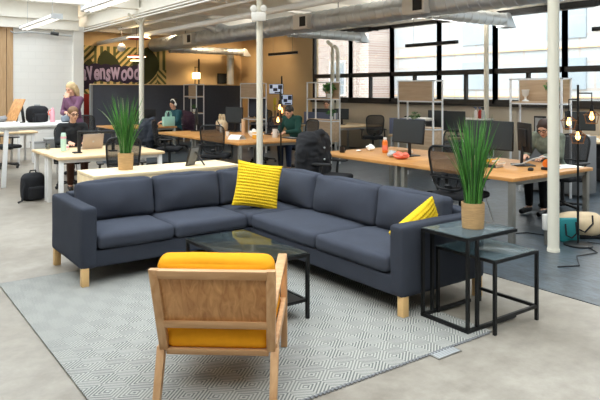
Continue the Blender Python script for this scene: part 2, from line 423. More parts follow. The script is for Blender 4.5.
# ceilings; the left bay carries a glazed skylight
struct('ceiling', MB().box(XB, 12.3, 6.4, 20.5, 3.74, 3.9).box(XB, 12.3, -5.4, -3.0, 3.74, 3.9).box(XB, 7.0, -3.0, 6.4, 3.74, 3.9).box(11.2, 12.3, -3.0, 6.4, 3.74, 3.9), 'ceil_white')
q = MB()
for i in range(5): q.box(7.0+i*1.05-.03, 7.0+i*1.05+.03, -3.0, 6.4, 3.76, 3.86)
sk = struct('window_14', q, 'white_metal')  # skylight added out of view to brighten the right bay from above
MB().box(7.0, 11.2, -3.0, 6.4, 3.80, 3.81).build('skylight_pane', 'window_glass', sk, smooth=False)
struct('ceiling_skylight_bay', MB().box(-3.6, -1.6, -5.4, 20.5, 4.35, 4.5).box(5.3, XB+.06, -5.4, 20.5, 4.35, 4.5).box(-1.6, 5.3, -5.4, -1.0, 4.35, 4.5).box(-1.6, 5.3, 18.8, 20.5, 4.35, 4.5), 'ceil_white')
q = MB()
for i in range(14): q.box(-1.6, 5.3, -1.0+i*1.5, -.94+i*1.5, 4.37, 4.47)
for i in range(4): q.box(-1.6+i*2.3-.03, -1.6+i*2.3+.03, -1.0, 18.8, 4.37, 4.47)
sk = struct('window_13', q, 'white_metal')
MB().box(-1.6, 5.3, -1.0, 18.8, 4.40, 4.41).build('skylight_pane', 'window_glass', sk, smooth=False)

# outside: ground and the buildings across the yard
struct('ground', MB().box(12.3, 60, -60, 90, -.3, -.2), 'pave')
bl = thing('brick_building', 'pale sunlit brick building across the yard, seen through the left windows', 'building', (19.2, 30.5, -.2))
MB().box(0, 8, -9.4, 15, 0, 9.5).build('wall', 'far_brick', bl, smooth=False)
for y in (-7.2, -3.2, 1.2, 5.5):
    for z in (1.6, 5.2): 
        f = MB().box(-.05, .05, y-.6, y+.6, z, z+1.7).build('window', 'white_paint', bl, smooth=False)
        MB().box(-.07, -.05, y-.52, y+.52, z+.08, z+1.62).build('pane', 'far_pane', f, smooth=False)
bl = thing('panel_building', 'long pale panelled industrial building across the yard, seen through the right windows', 'building', (20.5, 4.0, -.2))
MB().box(0, 8, -45, 17, 0, 5.4).build('wall', 'far_panel', bl, smooth=False)
MB().box(-.15, 8, -45, 17, 5.4, 5.65).build('roof_edge', 'mid_grey', bl, smooth=False)
for y in (-11, -7.6, -3.4, .6, 4.8, 8.2, 12.0):
    for z, h in ((1.9, 1.1), (3.7, 1.2)):
        MB().box(-.06, .05, y-.75, y+.75, z, z+h).build('window_panel', 'far_pane', bl, smooth=False)
for z in (1.6, 3.35): MB().box(-.09, .02, -45, 17, z, z+.05).build('band', 'book_tan', bl, smooth=False)

# ------------------------------------------------------------------ columns
def column(x, y, r, label, extra=None):
    t = thing('steel_column', label, 'column', (x, y, 0), 0, 'white round columns')
    MB().cyl((0,0,0), r, .005, 3.6, seg=28).build('shaft', 'column', t)
    MB().cyl((0,0,0), r+.006, .005, .035, seg=28).build('collar', 'column', t)
    MB().box(-.14, .14, -.14, .14, 3.52, 3.6, .01).bar((0,0,3.3), (0,.35,3.58), .05).bar((0,0,3.3), (0,-.35,3.58), .05).bar((0,0,3.3), (-.35,0,3.58), .05).build('bracket', 'column', t)
column(5.91, 3.66, .058, 'white round steel column nearest the camera, beside the end of the long desk')
column(5.95, 9.42, .058, 'middle white round steel column with the emergency light on it')
column(5.95, 14.98, .062, 'far white round steel column in front of the dark partition and mural')
q = MB().cyl((0,0,0), .055, .005, 3.5); tag(q.build('wall_column', 'column', None, (11.8, 8.98, 0)), 'slim white steel column against the window wall', 'column')

# ------------------------------------------------------------------ rug, vent
q = MB().box(0, 2.56, 0, 3.14, 0, .012, .004)
rug = tag(q.build('area_rug', 'rug', None, (1.04, 2.70, .001)), 'large pale grey woven rug with dark diamond line pattern under sofa and armchair', 'rug')
for y, d in ((0, -1), (3.14, 1)):
    q = MB()
    for i in range(90): q.box(i/90*2.54, i/90*2.54+.016, min(y, y+d*.018), max(y, y+d*.018), .002, .009)
    q.box(0, 2.56, min(y, y+d*.006), max(y, y+d*.006), .002, .010); q.build('fringe', 'mid_grey', rug)
t = thing('floor_vent', 'small flat metal floor plate in the concrete beside the rug edge', 'vent', (3.075, 2.655, .001))
MB().box(-.11, .11, -.045, .045, 0, .006, .002).build('frame', 'grey_metal', t)
q = MB()
for i in range(5): q.box(-.1, .1, -.036+i*.016, -.028+i*.016, .006, .008)
q.build('grille', 'light_grey', t)

# ------------------------------------------------------------------ corner sofa
s = thing('corner_sofa', 'large dark grey L-shaped corner sofa with loose cushions and pale wooden legs', 'sofa', (1.61, 5.30, 0))
S = lambda x, y, z=0: (x-1.61, y-5.30, z)
def sb(name, x0, x1, y0, y1, z0, z1, r=.03, m='sofa_base', n=8, wr=.002):
    return MB().cushion(x0-1.61, x1-1.61, y0-5.3, y1-5.3, z0, z1, r, (0,0,0), n, wr).build(name, m, s)
sb('base', 1.67, 4.17, 5.32, 6.22, .155, .305, .02)
sb('base', 3.25, 4.17, 3.28, 5.36, .155, .305, .02)
sb('armrest', 1.575, 1.715, 5.30, 6.25, .155, .68, .03, n=12)
sb('armrest', 3.25, 4.20, 3.21, 3.35, .155, .68, .03, n=12)
sb('back_frame', 1.70, 4.20, 6.09, 6.25, .17, .70, .03)
sb('back_frame', 4.05, 4.20, 3.33, 6.2, .17, .70, .03)
def seatc(x0, x1, y0, y1, sd): 
    return MB().cushion(x0-1.61, x1-1.61, y0-5.3, y1-5.3, .305, .44, .045, (.004, .004, .018), 14, .004, sd=sd).build('seat_cushion', 'sofa', s)
seatc(1.72, 2.43, 5.295, 6.02, 1); seatc(2.435, 3.215, 5.295, 6.02, 2); seatc(3.22, 4.02, 5.30, 6.02, 3)
seatc(3.23, 4.0, 4.25, 5.295, 4); seatc(3.23, 4.0, 3.355, 4.245, 5)
def backc(w, cx, cy, rz, tilt, sd, h=.372, z=.435, th=.17):
    mx = Matrix.Translation(S(cx, cy, z)) @ Matrix.Rotation(rz, 4, 'Z') @ Matrix.Rotation(-tilt, 4, 'X')
    w -= .012
    return MB().cushion(-w/2, w/2, -th/2, th/2, 0, h, .045, (.002, .065, .018), 18, .012, mx, sd).build('back_cushion', 'sofa', s)
backc(.76, 2.09, 5.92, 0, .16, 1); backc(.74, 2.84, 5.93, 0, .14, 2); backc(.62, 3.52, 5.93, 0, .14, 3)
backc(.70, 3.90, 5.42, -PI/2, .15, 5); backc(.93, 3.89, 4.60, -PI/2, .16, 6); backc(.77, 3.89, 3.745, -PI/2, .16, 7)
for x, y in ((1.615, 5.335), (1.615, 6.20), (3.30, 3.25), (4.15, 3.25), (4.15, 6.19), (3.32, 5.36), (4.15, 4.8)):
    MB().box(x-.03-1.61, x+.03-1.61, y-.03-5.3, y+.03-5.3, .013 if x < 3.6 and y < 5.84 else 0, .17, .003).build('leg', 'pine', s)

def knit(name, label, mx):
    """square pillow with rows of knitted knobs"""
    b = bmesh.new(); n = 72; w = .24
    for side in (1, -1):
        g = [[None]*(n+1) for _ in range(n+1)]
        for i in range(n+1):
            for j in range(n+1):
                u, v = 2*i/n-1, 2*j/n-1
                k = (1-abs(u)**2.6)**.55*(1-abs(v)**2.6)**.55 if abs(u) < 1 and abs(v) < 1 else 0
                pin = 1-.07*(1-abs(u)**2)*abs(v)**2; pin2 = 1-.07*(1-abs(v)**2)*abs(u)**2
                row = abs(math.sin(v*PI*7.5)); kn = abs(math.sin(u*PI*11+(math.floor(v*7.5) % 2)*PI/2))
                z = side*(.075*k+(.015*row*(.25+.75*kn) if k > 0 else 0))
                g[i][j] = b.verts.new((u*w*pin2, z, v*w*pin))
        for i in range(n):
            for j in range(n): b.faces.new((g[i][j], g[i+1][j], g[i+1][j+1], g[i][j+1]))
    bmesh.ops.remove_doubles(b, verts=b.verts[:], dist=.0006); bmesh.ops.recalc_face_normals(b, faces=b.faces[:])
    q = MB(); q.add(b); o = q.build(name, 'knit', None, ang=180); o.matrix_world = mx
    return tag(o, label, 'cushion', 'yellow knitted pillows on the sofa')
knit('knit_pillow', 'yellow knobbly knitted pillow standing in the inner corner of the sofa', Matrix.Translation((3.46, 5.52, .680)) @ Matrix.Rotation(-.42, 4, 'Z') @ Matrix.Rotation(-.26, 4, 'X') @ Matrix.Rotation(.17, 4, 'Y'))
knit('knit_pillow', 'yellow knobbly knitted pillow leaning on the right arm of the sofa', Matrix.Translation((3.70, 3.47, .51)) @ Matrix.Rotation(-.05, 4, 'Z') @ Matrix.Rotation(.25, 4, 'X') @ Matrix.Rotation(-.58, 4, 'Y'))

# ------------------------------------------------------------------ armchair
t = thing('wooden_armchair', 'oak framed lounge armchair with mustard yellow cushions, back to the camera', 'armchair', (1.505, 2.845, .013), math.atan2(-.627, .78))
W = .33
# the leaning back: y at height z
yb = lambda z: .01+.16*(.74-z)/.46
for sx in (-1, 1):
    x0, x1 = sorted((sx*W, sx*(W-.05)))
    MB().hexa([(x0*.955, yb(.26)-.02, .26), (x1*.955, yb(.26)-.02, .26), (x1*.955, yb(.26)+.025, .26), (x0*.955, yb(.26)+.025, .26), (x0, yb(.74)-.02, .74), (x1, yb(.74)-.02, .74), (x1, yb(.74)+.025, .74), (x0, yb(.74)+.025, .74)], .004).build('back_post', 'oak_up', t)
    x = sx*(W-.02)
    MB().hexa([(x-.02, .06, 0), (x+.02, .06, 0), (x+.02, .105, 0), (x-.02, .105, 0), (x-.022, yb(.27)-.01, .275), (x+.022, yb(.27)-.01, .275), (x+.022, yb(.27)+.05, .275), (x-.022, yb(.27)+.05, .275)], .004).build('rear_leg', 'oak_up', t)
    MB().bar((x, .87, 0), (x, .845, .58), .04, .045, .004, (0,1,0)).build('front_leg', 'oak_up', t)
    MB().bar((x-sx*.012, .89, .585), (x-sx*.012, yb(.53)+.01, .525), .058, .028, .006).build('armrest', 'oak_up', t)
    MB().bar((x, .85, .30), (x, yb(.27), .27), .03, .06, .004).build('side_rail', 'oak_up', t)
def hb(name, z0, z1, dy0, dy1, w, m):
    MB().hexa([(-w, yb(z0)+dy0, z0), (w, yb(z0)+dy0, z0), (w, yb(z0)+dy1, z0), (-w, yb(z0)+dy1, z0), (-w, yb(z1)+dy0, z1), (w, yb(z1)+dy0, z1), (w, yb(z1)+dy1, z1), (-w, yb(z1)+dy1, z1)], .003).build(name, m, t)
hb('top_rail', .690, .738, -.025, .022, W-.045, 'oak')
hb('middle_rail', .398, .440, -.022, .02, W-.052, 'oak')
hb('bottom_rail', .232, .268, -.02, .03, W-.052, 'oak')
hb('back_panel', .436, .70, -.006, .008, W-.05, 'oak_panel')
MB().bar((-W+.03, .83, .30), (W-.03, .83, .30), .03, .055, .004).build('front_rail', 'oak', t)
c = MB().cushion(-W+.045, W-.045, .165, .86, .262, .400, .04, (.004, .01, .02), 14, .002).build('seat_cushion', 'yellow_cloth', t)
MB().box(-W+.05, -W+.056, .18, .186, .32, .345).build('tag', 'red_paint', c)
mx = Matrix.Translation((0, .245, .392)) @ Matrix.Rotation(.33, 4, 'X')
MB().cushion(-W+.02, W-.02, -.065, .065, .0, .412, .05, (.006, .03, .01), 16, .003, mx).build('back_cushion', 'yellow_cloth', t)

# ------------------------------------------------------------------ coffee table and side tables
def edgeframe(q, x0, x1, y0, y1, z0, z1, w):
    q.box(x0, x1, y0, y0+w, z0, z1).box(x0, x1, y1-w, y1, z0, z1).box(x0, x0+w, y0+w, y1-w, z0, z1).box(x1-w, x1, y0+w, y1-w, z0, z1); return q
t = thing('coffee_table', 'low black metal coffee table with a glass top and black lower shelf', 'coffee table', (2.45, 4.09, .0))
edgeframe(MB(), -.27, .27, -.47, .47, .465, .487, .022).build('top_frame', 'black_metal', t)
MB().box(-.262, .262, -.462, .462, .487, .495, .002).build('glass_top', 'dark_glass', t)
for x in (-.257, .257):
    for y in (-.457, .457): MB().box(x-.012, x+.012, y-.012, y+.012, 0, .465).build('leg', 'black_metal', t)
edgeframe(MB(), -.257, .257, -.457, .457, .135, .157, .02).box(-.24, .24, -.44, .44, .142, .152).build('shelf', 'black_metal', t)
t = thing('side_table', 'taller black metal side table with glass top holding a potted grass', 'side table', (3.69, 2.965, .0))
edgeframe(MB(), -.275, .285, -.215, .215, .638, .66, .02).build('top_frame', 'black_metal', t)
MB().box(-.268, .278, -.208, .208, .66, .666, .002).build('glass_top', 'table_glass', t)
for x in (-.265, -.165):
    for y in (-.205, .205): MB().box(x-.011, x+.011, y-.011, y+.011, .014, .64).build('leg', 'black_metal', t)
MB().box(-.277, .27, -.217, -.193, .013, .037).box(-.277, .27, .193, .217, .013, .037).box(-.277, -.253, -.2, .2, .013, .037).build('floor_rail', 'black_metal', t)
t = thing('side_table', 'lower black metal side table with glass top nested beside the taller one', 'side table', (3.82, 2.905, 0))
edgeframe(MB(), -.255, .255, -.265, .265, .488, .508, .02).build('top_frame', 'black_metal', t)
MB().box(-.248, .248, -.258, .258, .508, .514, .002).build('glass_top', 'table_glass', t)
for x in (-.244, .244):
    for y in (-.254, .254): MB().box(x-.011, x+.011, y-.011, y+.011, 0, .49).build('leg', 'black_metal', t)
MB().box(-.233, .233, -.264, -.244, .09, .112).box(.233, .253, -.25, .25, .09, .112).build('stretcher', 'black_metal', t)

# ------------------------------------------------------------------ grass plants
def grass(label, loc, seed, lean=0):
    rnd = random.Random(seed)
    t = thing('potted_grass', label, 'plant', loc, 0, 'potted grasses in rope pots'); t['kind'] = 'thing'
    MB().lathe([(.0, 0), (.078, 0), (.083, .09), (.084, .185), (.076, .185), (.074, .155), (0, .155)], seg=32).build('pot', 'jute', t)
    MB().lathe([(0, .158), (.05, .163), (.073, .16)], seg=20).build('soil', 'soil', t)
    b = bmesh.new()
    for i in range(190):
        a = rnd.uniform(0, 2*PI); r0 = .06*math.sqrt(rnd.random()); L = rnd.uniform(.45, .70)*(1 if rnd.random() < .75 else .75); sp = rnd.uniform(.02, .16)*(.4+r0/.06)
        a2 = a+rnd.uniform(-.5, .5); wd = rnd.uniform(.0035, .0065); drop = rnd.uniform(0, .05)
        if rnd.random() < .04: sp *= 1.8; drop = .14; L *= .95
        p0 = V(r0*math.cos(a), r0*math.sin(a), .155); prev = None; ta = rnd.uniform(0, PI)
        side = V(math.cos(ta), math.sin(ta), 0); n = 7
        mi = 0 if rnd.random() < .62 else (1 if rnd.random() < .9 else 2)
        for k in range(n+1):
            f = k/n; p = p0+V(math.cos(a2)*sp*f**1.7, math.sin(a2)*sp*f**1.7, L*f-drop*f**3)
            w = wd*(1-f**2.2)*(.7+f*.6)+.0004
            e = (b.verts.new(p-side*w), b.verts.new(p+side*w))
            if prev:
                fc = b.faces.new((prev[0], prev[1], e[1], e[0])); fc.material_index = mi
            prev = e
    me = bpy.data.meshes.new('leaves'); b.to_mesh(me); b.free()
    link('leaves', me, ['leaf', 'leaf_dark', 'leaf_pale'], t, smooth=False)
grass('tall green grass in a rope-wrapped pot on the glass side table', (3.72, 2.95, .667), 3)
grass('tall green grass in a rope-wrapped pot on the wooden cabinet behind the sofa', (2.47, 6.68, .801), 11)

# ------------------------------------------------------------------ low cabinets behind the sofa
for i, (x, lab) in enumerate(((2.02, 'low pale wooden cabinet behind the sofa, the left one under the potted grass'), (2.88, 'low pale wooden cabinet behind the sofa, the right one under the photo frame'))):
    t = thing('low_cabinet', lab, 'cabinet', (x, 6.36, 0), 0, 'low wooden cabinets behind the sofa')
    MB().box(-.0, .855, -.005, .585, .762, .8, .004).build('top', 'shelf_wood', t)
    MB().box(0, .855, 0, .58, .06, .762, .003).build('carcass', 'shelf_wood', t)
    MB().box(.03, .825, .03, .55, 0, .06).build('plinth', 'shelf_wood', t)
    for k in (0, 1): 
        d = MB().box(.012+k*.418, .012+k*.418+.412, .58, .598, .07, .755, .003).build('door', 'shelf_wood', t)
        MB().box(.39 if not k else .45, .40 if not k else .46, .598, .612, .4, .5).build('handle', 'grey_metal', d)
t = thing('photo_frame', 'dark table photo frame seen from behind on its easel leg, on the right low cabinet', 'frame', (3.22, 6.62, .801), .5)
mx = Matrix.Rotation(.30, 4, 'X')
MB().box(-.085, .085, -.009, .009, .0, .23, .003, mx).build('frame_border', 'dark_frame', t)
MB().box(-.072, .072, -.014, -.009, .012, .218, .001, mx).build('back_board', 'mid_grey', t)
MB().bar((.02, -.055, .17), (.05, -.17, .003), .035, .006).build('easel_leg', 'black_plastic', t)

# ------------------------------------------------------------------ office chairs (facing +y)
def make_chair(label):
    t = thing('office_chair', label, 'office chair', (0,0,0), 0, 'black office chairs')
    q = MB().cyl((0,0,0), .045, .07, .13)
    for k in range(5):
        a = k*2*PI/5+.3; q.bar((0,0,.10), (.30*math.cos(a), .30*math.sin(a), .075), .05, .03, .006)
    q.build('star_base', 'black_plastic', t)
    for k in range(5):
        a = k*2*PI/5+.3; MB().ball((.30*math.cos(a), .30*math.sin(a), .032), (.03, .03, .03), seg=10).build('caster', 'black_plastic', t)
    MB().cyl((0,0,0), .026, .12, .42).box(-.09, .09, -.12, .1, .40, .43, .01).build('gas_column', 'black_plastic', t)
    MB().cushion(-.25, .25, -.24, .24, .425, .50, .035, (0,0,.012), 8, .001).build('seat', 'black_cloth', t)
    for s in (-1, 1):
        a = MB().tube([(s*.2, -.03, .42), (s*.29, -.03, .43), (s*.295, -.04, .52), (s*.285, -.02, .66)], .017, 8).build('armrest', 'black_plastic', t)
        MB().cushion(s*.285-.045, s*.285+.045, -.15, .12, .655, .685, .013, n=4, wr=0).build('arm_pad', 'black_plastic', a)
    # the back: a bowed frame with mesh stretched in it
    P = lambda u, z: V(u, -.24-.10*((z-.5)/.52)**2-.03*math.sin((z-.5)/.52*PI)+.22*u*u, z)
    pts = []
    for k in range(29):
        a = k/28*2*PI; cx = math.copysign(abs(math.cos(a))**.45, math.cos(a)); cz = math.copysign(abs(math.sin(a))**.45, math.sin(a))
        z = .79+cz*.25; pts.append(P(cx*(.215+.02*cz), z))
    MB().tube(pts, .014, 8, cap=False).bar((0, -.05, .43), P(0, .60)+V(0, -.02, 0), .06, .03, .008).bar(P(-.2, .68)+V(0,-.015,0), P(.2, .68)+V(0,-.015,0), .03, .02).build('back_frame', 'black_plastic', t)
    b = bmesh.new(); g = [[b.verts.new(P((2*i/10-1)*.215*(1-abs(2*j/12-1)**5*.25), .55+.475*j/12)) for j in range(13)] for i in range(11)]
    for i in range(10):
        for j in range(12): b.faces.new((g[i][j], g[i+1][j], g[i+1][j+1], g[i][j+1]))
    q = MB(); q.add(b); q.build('mesh_back', 'chair_mesh', t)
    return t
chair0 = make_chair('x'); first = [True]
def chair(x, y, rz, label):
    o = chair0 if first[0] else copy_tree(chair0); first[0] = False
    return place(o, (x, y, .006 if x > 4.9 else 0), rz, label)
E_, W_, N_, S_ = -PI/2, PI/2, 0, PI
chair(5.76, 4.74, E_+.12, 'black mesh office chair at the long desk, just behind the grass on the side table')
chair(7.50, 6.45, W_+.2, 'black mesh office chair on the far side of the long desk, behind the single monitor')
chair(5.50, 10.18, -.78, 'black mesh office chair, back to us, at the middle desk above the photo frame')
chair(5.42, 6.72, math.atan2(-.46, -.89), 'black office chair under the big black coat, behind the sofa')
chair(3.08, 8.50, N_-.25, 'black office chair at the laptop desk, behind the grass on the cabinet')
chair(5.45, 12.65, E_, 'black office chair with the dark puffer jacket hung on it')
chair(4.98, 15.95, E_+.9, 'black office chair right of the seated woman with the laptop, at the far desk')
chair(7.62, 16.4, W_-.3, 'office chair under the maroon coat at the right end of the far desk')
chair(7.75, 12.15, W_, 'black office chair on the far side of the middle desk, left of the middle column')
chair(10.85, 11.75, E_+1.0, 'dark mesh office chair by the windows, beside the desk with the blue-grey screen')
chair(11.35, 10.75, E_+.5, 'grey-backed office chair by the windows, right behind the single monitor')
chair(2.72, 14.55, E_+.4, 'black office chair at the back desk on the far left edge')
chair(3.12, 10.98, S_, 'black office chair the woman in the black sweater sits on')
chair(8.05, 4.85, W_, 'black office chair the woman behind the near column sits on')
chair(7.66, 10.53, W_, 'black office chair the person in dark green sits on')
chair(5.35, 11.95, E_-.6, 'black office chair tucked under the middle desk, between the puffer jacket and the mesh chair')

# ------------------------------------------------------------------ desks
def desk(name, label, loc, w, d, h, top, legm, lw=.05, legs=None, group=None, splay=0):
    """top spans 0..w (x), 0..d (y)"""
    t = thing(name, label, 'desk', loc, 0, group)
    MB().box(0, w, 0, d, h-.04, h, .004).build('desktop', top, t)
    for x, y in (legs or ((.06, .06), (w-.06, .06), (.06, d-.06), (w-.06, d-.06))):
        dx = splay*(-1 if x < w/2 else 1); dy = splay*(-1 if y < d/2 else 1)
        MB().bar((x+dx, y+dy, 0), (x, y, h-.04), lw, lw, .004, (0,1,0)).build('leg', legm, t)
    for y in (.05, d-.08): MB().box(.06, w-.06, y, y+.03, h-.09, h-.04).build('rail', legm, t)
    return t
H = .72
desk('desk', 'near half of the long wooden desk on the right, with two black monitors', (5.78, 4.05, .006), 1.62, 1.74, H, 'desk_wood', 'grey_metal', .06, group='wooden desks with steel legs')
desk('desk', 'far half of the long wooden desk, with the single monitor and the orange bottle', (5.78, 5.80, .006), 1.62, 1.76, H, 'desk_wood', 'grey_metal', .06, group='wooden desks with steel legs')
desk('desk', 'near half of the middle wooden desk, with papers and a yellow box on it', (5.62, 9.60, .006), 1.6, 1.85, H, 'desk_wood', 'grey_metal', .06, group='wooden desks with steel legs')
desk('desk', 'far half of the middle wooden desk, with the beige tote bag on it', (5.62, 11.46, .006), 1.6, 1.85, H, 'desk_wood', 'grey_metal', .06, group='wooden desks with steel legs')
desk('desk', 'far wooden desk before the dark partition with the mint green bag on it', (5.35, 15.16, .006), 1.65, 1.5, H, 'desk_wood', 'grey_metal', .06, group='wooden desks with steel legs')
desk('desk', 'near half of the white-legged birch desk, behind the sofa on the left', (2.36, 9.02, 0), 1.6, .755, .73, 'birch', 'white_metal', .06, group='birch desks with white legs')
desk('desk', 'white-legged birch desk at which the woman with the laptop sits', (2.36, 9.785, 0), 1.6, .765, .73, 'birch', 'white_metal', .06, group='birch desks with white legs')
desk('standing_desk', 'tall white standing desk on the far left with a backpack and pink bottle on it', (1.7, 11.6, 0), 1.80, 1.5, 1.06, 'white_paint', 'white_metal', .07, legs=((.50, .08), (1.68, .08), (.50, 1.42), (1.68, 1.42)), splay=.06)
desk('desk', 'small birch desk with white legs at the far left behind the standing desk', (1.9, 15.05, 0), 1.6, .9, .73, 'birch', 'white_metal', .05, legs=((.06, .06), (1.2, .06), (1.5, .06), (1.2, .84), (1.5, .84), (.06, .84)))
desk('desk', 'pale desk by the windows with the blue-grey fabric screen', (10.1, 12.35, .006), 1.7, 1.5, H, 'birch', 'light_grey', .05, group='pale desks by the windows')
desk('desk', 'pale desk by the windows with the printer and black monitors', (9.35, 8.15, .006), 1.7, 1.5, H, 'birch', 'light_grey', .05, group='pale desks by the windows')
desk('desk', 'pale desk by the windows at the right edge, over black drawers', (10.45, 5.3, .006), 1.45, 1.5, .78, 'birch', 'light_grey', .05, group='pale desks by the windows')
desk('desk', 'dark desk in the far corner under the two bright screens', (9.3, 14.3, .006), 1.5, 1.0, H, 'mid_grey', 'black_metal', .05)

# ------------------------------------------------------------------ dark partition and shelf dividers
t = thing('partition', 'long charcoal felt partition with a thin wooden cap before the tan wall', 'partition', (5.9, 18.7, .006))
MB().box(0, 5.2, 0, .12, .05, 1.83).build('panel', 'partition', t, smooth=False)
MB().box(-.05, 5.2, -.03, .15, 1.83, 1.86).build('cap', 'birch', t, smooth=False)
MB().box(-.06, .0, -.02, .14, 0, 1.83).build('end_post', 'mid_grey', t, smooth=False)
t = thing('red_panel', 'red board standing under the mural beside the pilaster', 'panel', (5.85, 19.6, .006)); 
MB().box(0, .62, 0, .06, .02, 1.55, .004).build('board', 'red_paint', t); MB().box(.05, .57, -.12, .18, 0, .02).build('foot', 'mid_grey', t)
def divider(y, label, panels, shelves=(1.47,), cab=None, black=None, x=8.7, w=.92, d=.28):
    """posts white, long side along y; panels = list of (y0, y1, z0, z1, face x)"""
    t = thing('shelf_divider', label, 'shelf unit', (x, y, .006), 0, 'white framed shelf dividers')
    p = .028; q = MB()
    for px in (0, d-p):
        for py in (0, w-p): MB().box(px, px+p, py, py+p, 0, 1.86, .003).build('post', 'white_metal', t)
    for z in (1.835,)+tuple(s_-.025 for s_ in shelves):
        edgeframe(MB(), 0, d, 0, w, z, z+.025, p).build('rail', 'white_metal', t)
    for z in shelves: MB().box(.01, d-.01, .01, w-.01, z, z+.02).build('shelf', 'ash', t)
    for a, b_, z0, z1, fx in panels: MB().box(fx, fx+.018, a, b_, z0, z1).build('wood_panel', 'ash', t)
    if cab: MB().box(.005, d-.005, cab[0], cab[1], cab[2], cab[3], .003).build('cupboard', 'ash', t)
    if black: MB().box(d-.02, d-.005, .03, w-.03, black[0], black[1]).build('dark_panel', 'partition', t)
    return t
divider(7.80, 'white framed shelf divider with a plain wooden panel on top, behind the single monitor', [(.02, .90, 1.49, 1.835, .004)], (1.47, .95), (.02, .55, .5, .93))
divider(5.25, 'white framed shelf divider with goblet and small plant, behind the near column', [(.02, .90, 1.49, 1.835, .25)], (1.47,), None)
divider(10.80, 'white framed shelf divider with a leafy plant on top, before the corner of the windows', [(.02, .5, 1.49, 1.835, .25)], (1.47, .98), (.02, .9, .5, .96))
divider(13.86, 'white framed shelf divider with a wooden top panel left of the middle column', [(.02, .90, 1.49, 1.835, .004)], (1.47, .9), None, (.95, 1.44))
divider(17.45, 'white framed shelf divider with one small plant, against the dark partition', [(.02, .55, 1.40, 1.835, .004), (.45, .9, .5, .9, .004)], (1.47, .95), None)

# ------------------------------------------------------------------ monitors (screen faces +y)
def monitor(label, loc, rz, w=.62, h=.36, zb=.12, tilt=.05, front='screen', group='black desk monitors', lit=False, stand=True):
    t = thing('monitor', label, 'monitor', loc, rz, group)
    mx = Matrix.Translation((0, 0, zb)) @ Matrix.Rotation(tilt, 4, 'X')
    s_ = MB().box(-w/2, w/2, -.03, 0, 0, h, .006, mx).box(-w*.3, w*.3, -.055, -.025, h*.2, h*.8, .01, mx).build('housing', 'black_plastic', t)
    MB().box(-w/2+.01, w/2-.01, 0, .003, .018, h-.01, 0, mx).build('display', 'screen_lit' if lit else front, s_, smooth=False)
    if lit:
        q = MB()
        for a, b_, c_, d_ in ((.05, .35, .5, .9), (.4, .7, .3, .6), (.1, .6, .1, .22), (.75, .95, .55, .92)): q.box(-w/2+a*w, -w/2+b_*w, .003, .005, c_*h, d_*h, 0, mx)
        q.build('window_block', 'screen_bar', s_, smooth=False)
    if stand:
        MB().bar((0, -.06, .01), (0, -.045, zb+h*.5), .05, .025, .004, (0,1,0)).build('neck', 'black_plastic', t)
        MB().box(-.12, .12, -.16, .08, 0, .014, .005).build('foot', 'black_plastic', t)
    return t
DZ = H+.007
monitor('black desk monitor with blank grey screen beside the orange cloth on the long desk', (6.50, 6.33, DZ), W_-.05, .64, .345, .185, .1)
monitor('left monitor of the pair near the desk end, blank grey screen toward us', (6.80, 5.14, DZ), W_+.05, .70, .38, .17, .03)
monitor('right black monitor of the pair, its dark back toward us, beside the leaning woman', (6.92, 4.66, DZ), E_-.62, .42, .37, .17, .03)
monitor('dark monitor right of the beige tote bag on the middle desk', (7.10, 12.35, DZ), W_+.35, .50, .36, .20, .03)
monitor('dark grey monitor left of the beige tote bag, back toward us', (6.55, 13.05, DZ), E_-.5, .34, .40, .14, .03)
monitor('upper of the two bright screens in the far corner, full of open windows', (9.85, 14.72, 1.56), W_+.45, .46, .29, 0, 0, lit=True, stand=False)
monitor('lower of the two bright screens in the far corner, right of the sticky notes', (9.95, 14.36, 1.25), W_+.45, .40, .30, 0, 0, lit=True, stand=False)
q = MB().cyl((0,0,0), .022, 0, 1.35).box(-.12, .12, -.12, .12, 0, .02); tag(q.build('screen_pole', 'black_metal', None, (9.98, 14.62, DZ)), 'black pole carrying the two bright screens in the far corner', 'pole')
monitor('dark monitor in front of the seated man by the windows', (10.55, 13.55, DZ), W_+.6, .5, .32, .12, .05)
monitor('small dark monitor right behind the blue-grey fabric screen', (11.0, 13.2, DZ), W_+.6, .42, .3, .14, .05)
monitor('left black monitor beyond the wooden shelf panel by the windows', (10.1, 8.95, DZ), W_+.2, .44, .42, .10, 0)
monitor('right black monitor beyond the wooden shelf panel by the windows', (10.05, 8.42, DZ), W_+.2, .44, .42, .10, 0)
monitor('black monitor on the pale desk at the right edge, behind the bulb lamp', (11.3, 6.45, .787), W_+.3, .55, .36, .12, 0)
t = thing('desk_screen', 'blue-grey fabric desk screen clipped on the pale desk by the windows', 'desk screen', (10.12, 12.30, DZ))
MB().box(.0, .03, .05, 1.45, .02, .36, .008).build('fabric_panel', 'slate_blue', t); MB().box(-.02, .05, .06, .12, 0, .36, .003).build('clamp', 'white_metal', t)
t = thing('desk_screen', 'blue-grey fabric desk screen in front of the printer by the windows', 'desk screen', (9.38, 8.2, DZ))
MB().box(.0, .03, .45, 1.45, .02, .36, .008).build('fabric_panel', 'slate_blue', t); MB().box(-.02, .05, .46, .50, 0, .3, .003).build('clamp', 'white_metal', t)
t = thing('printer', 'white and black printer on the pale desk behind the wooden shelf panel', 'printer', (9.85, 9.25, DZ))
MB().box(-.22, .22, -.28, .28, 0, .30, .02).build('body', 'black_plastic', t); MB().box(-.2, .2, -.26, .26, .30, .36, .015).build('lid', 'white_paint', t); MB().box(-.3, -.2, -.2, .2, .18, .2).build('paper_tray', 'light_grey', t)

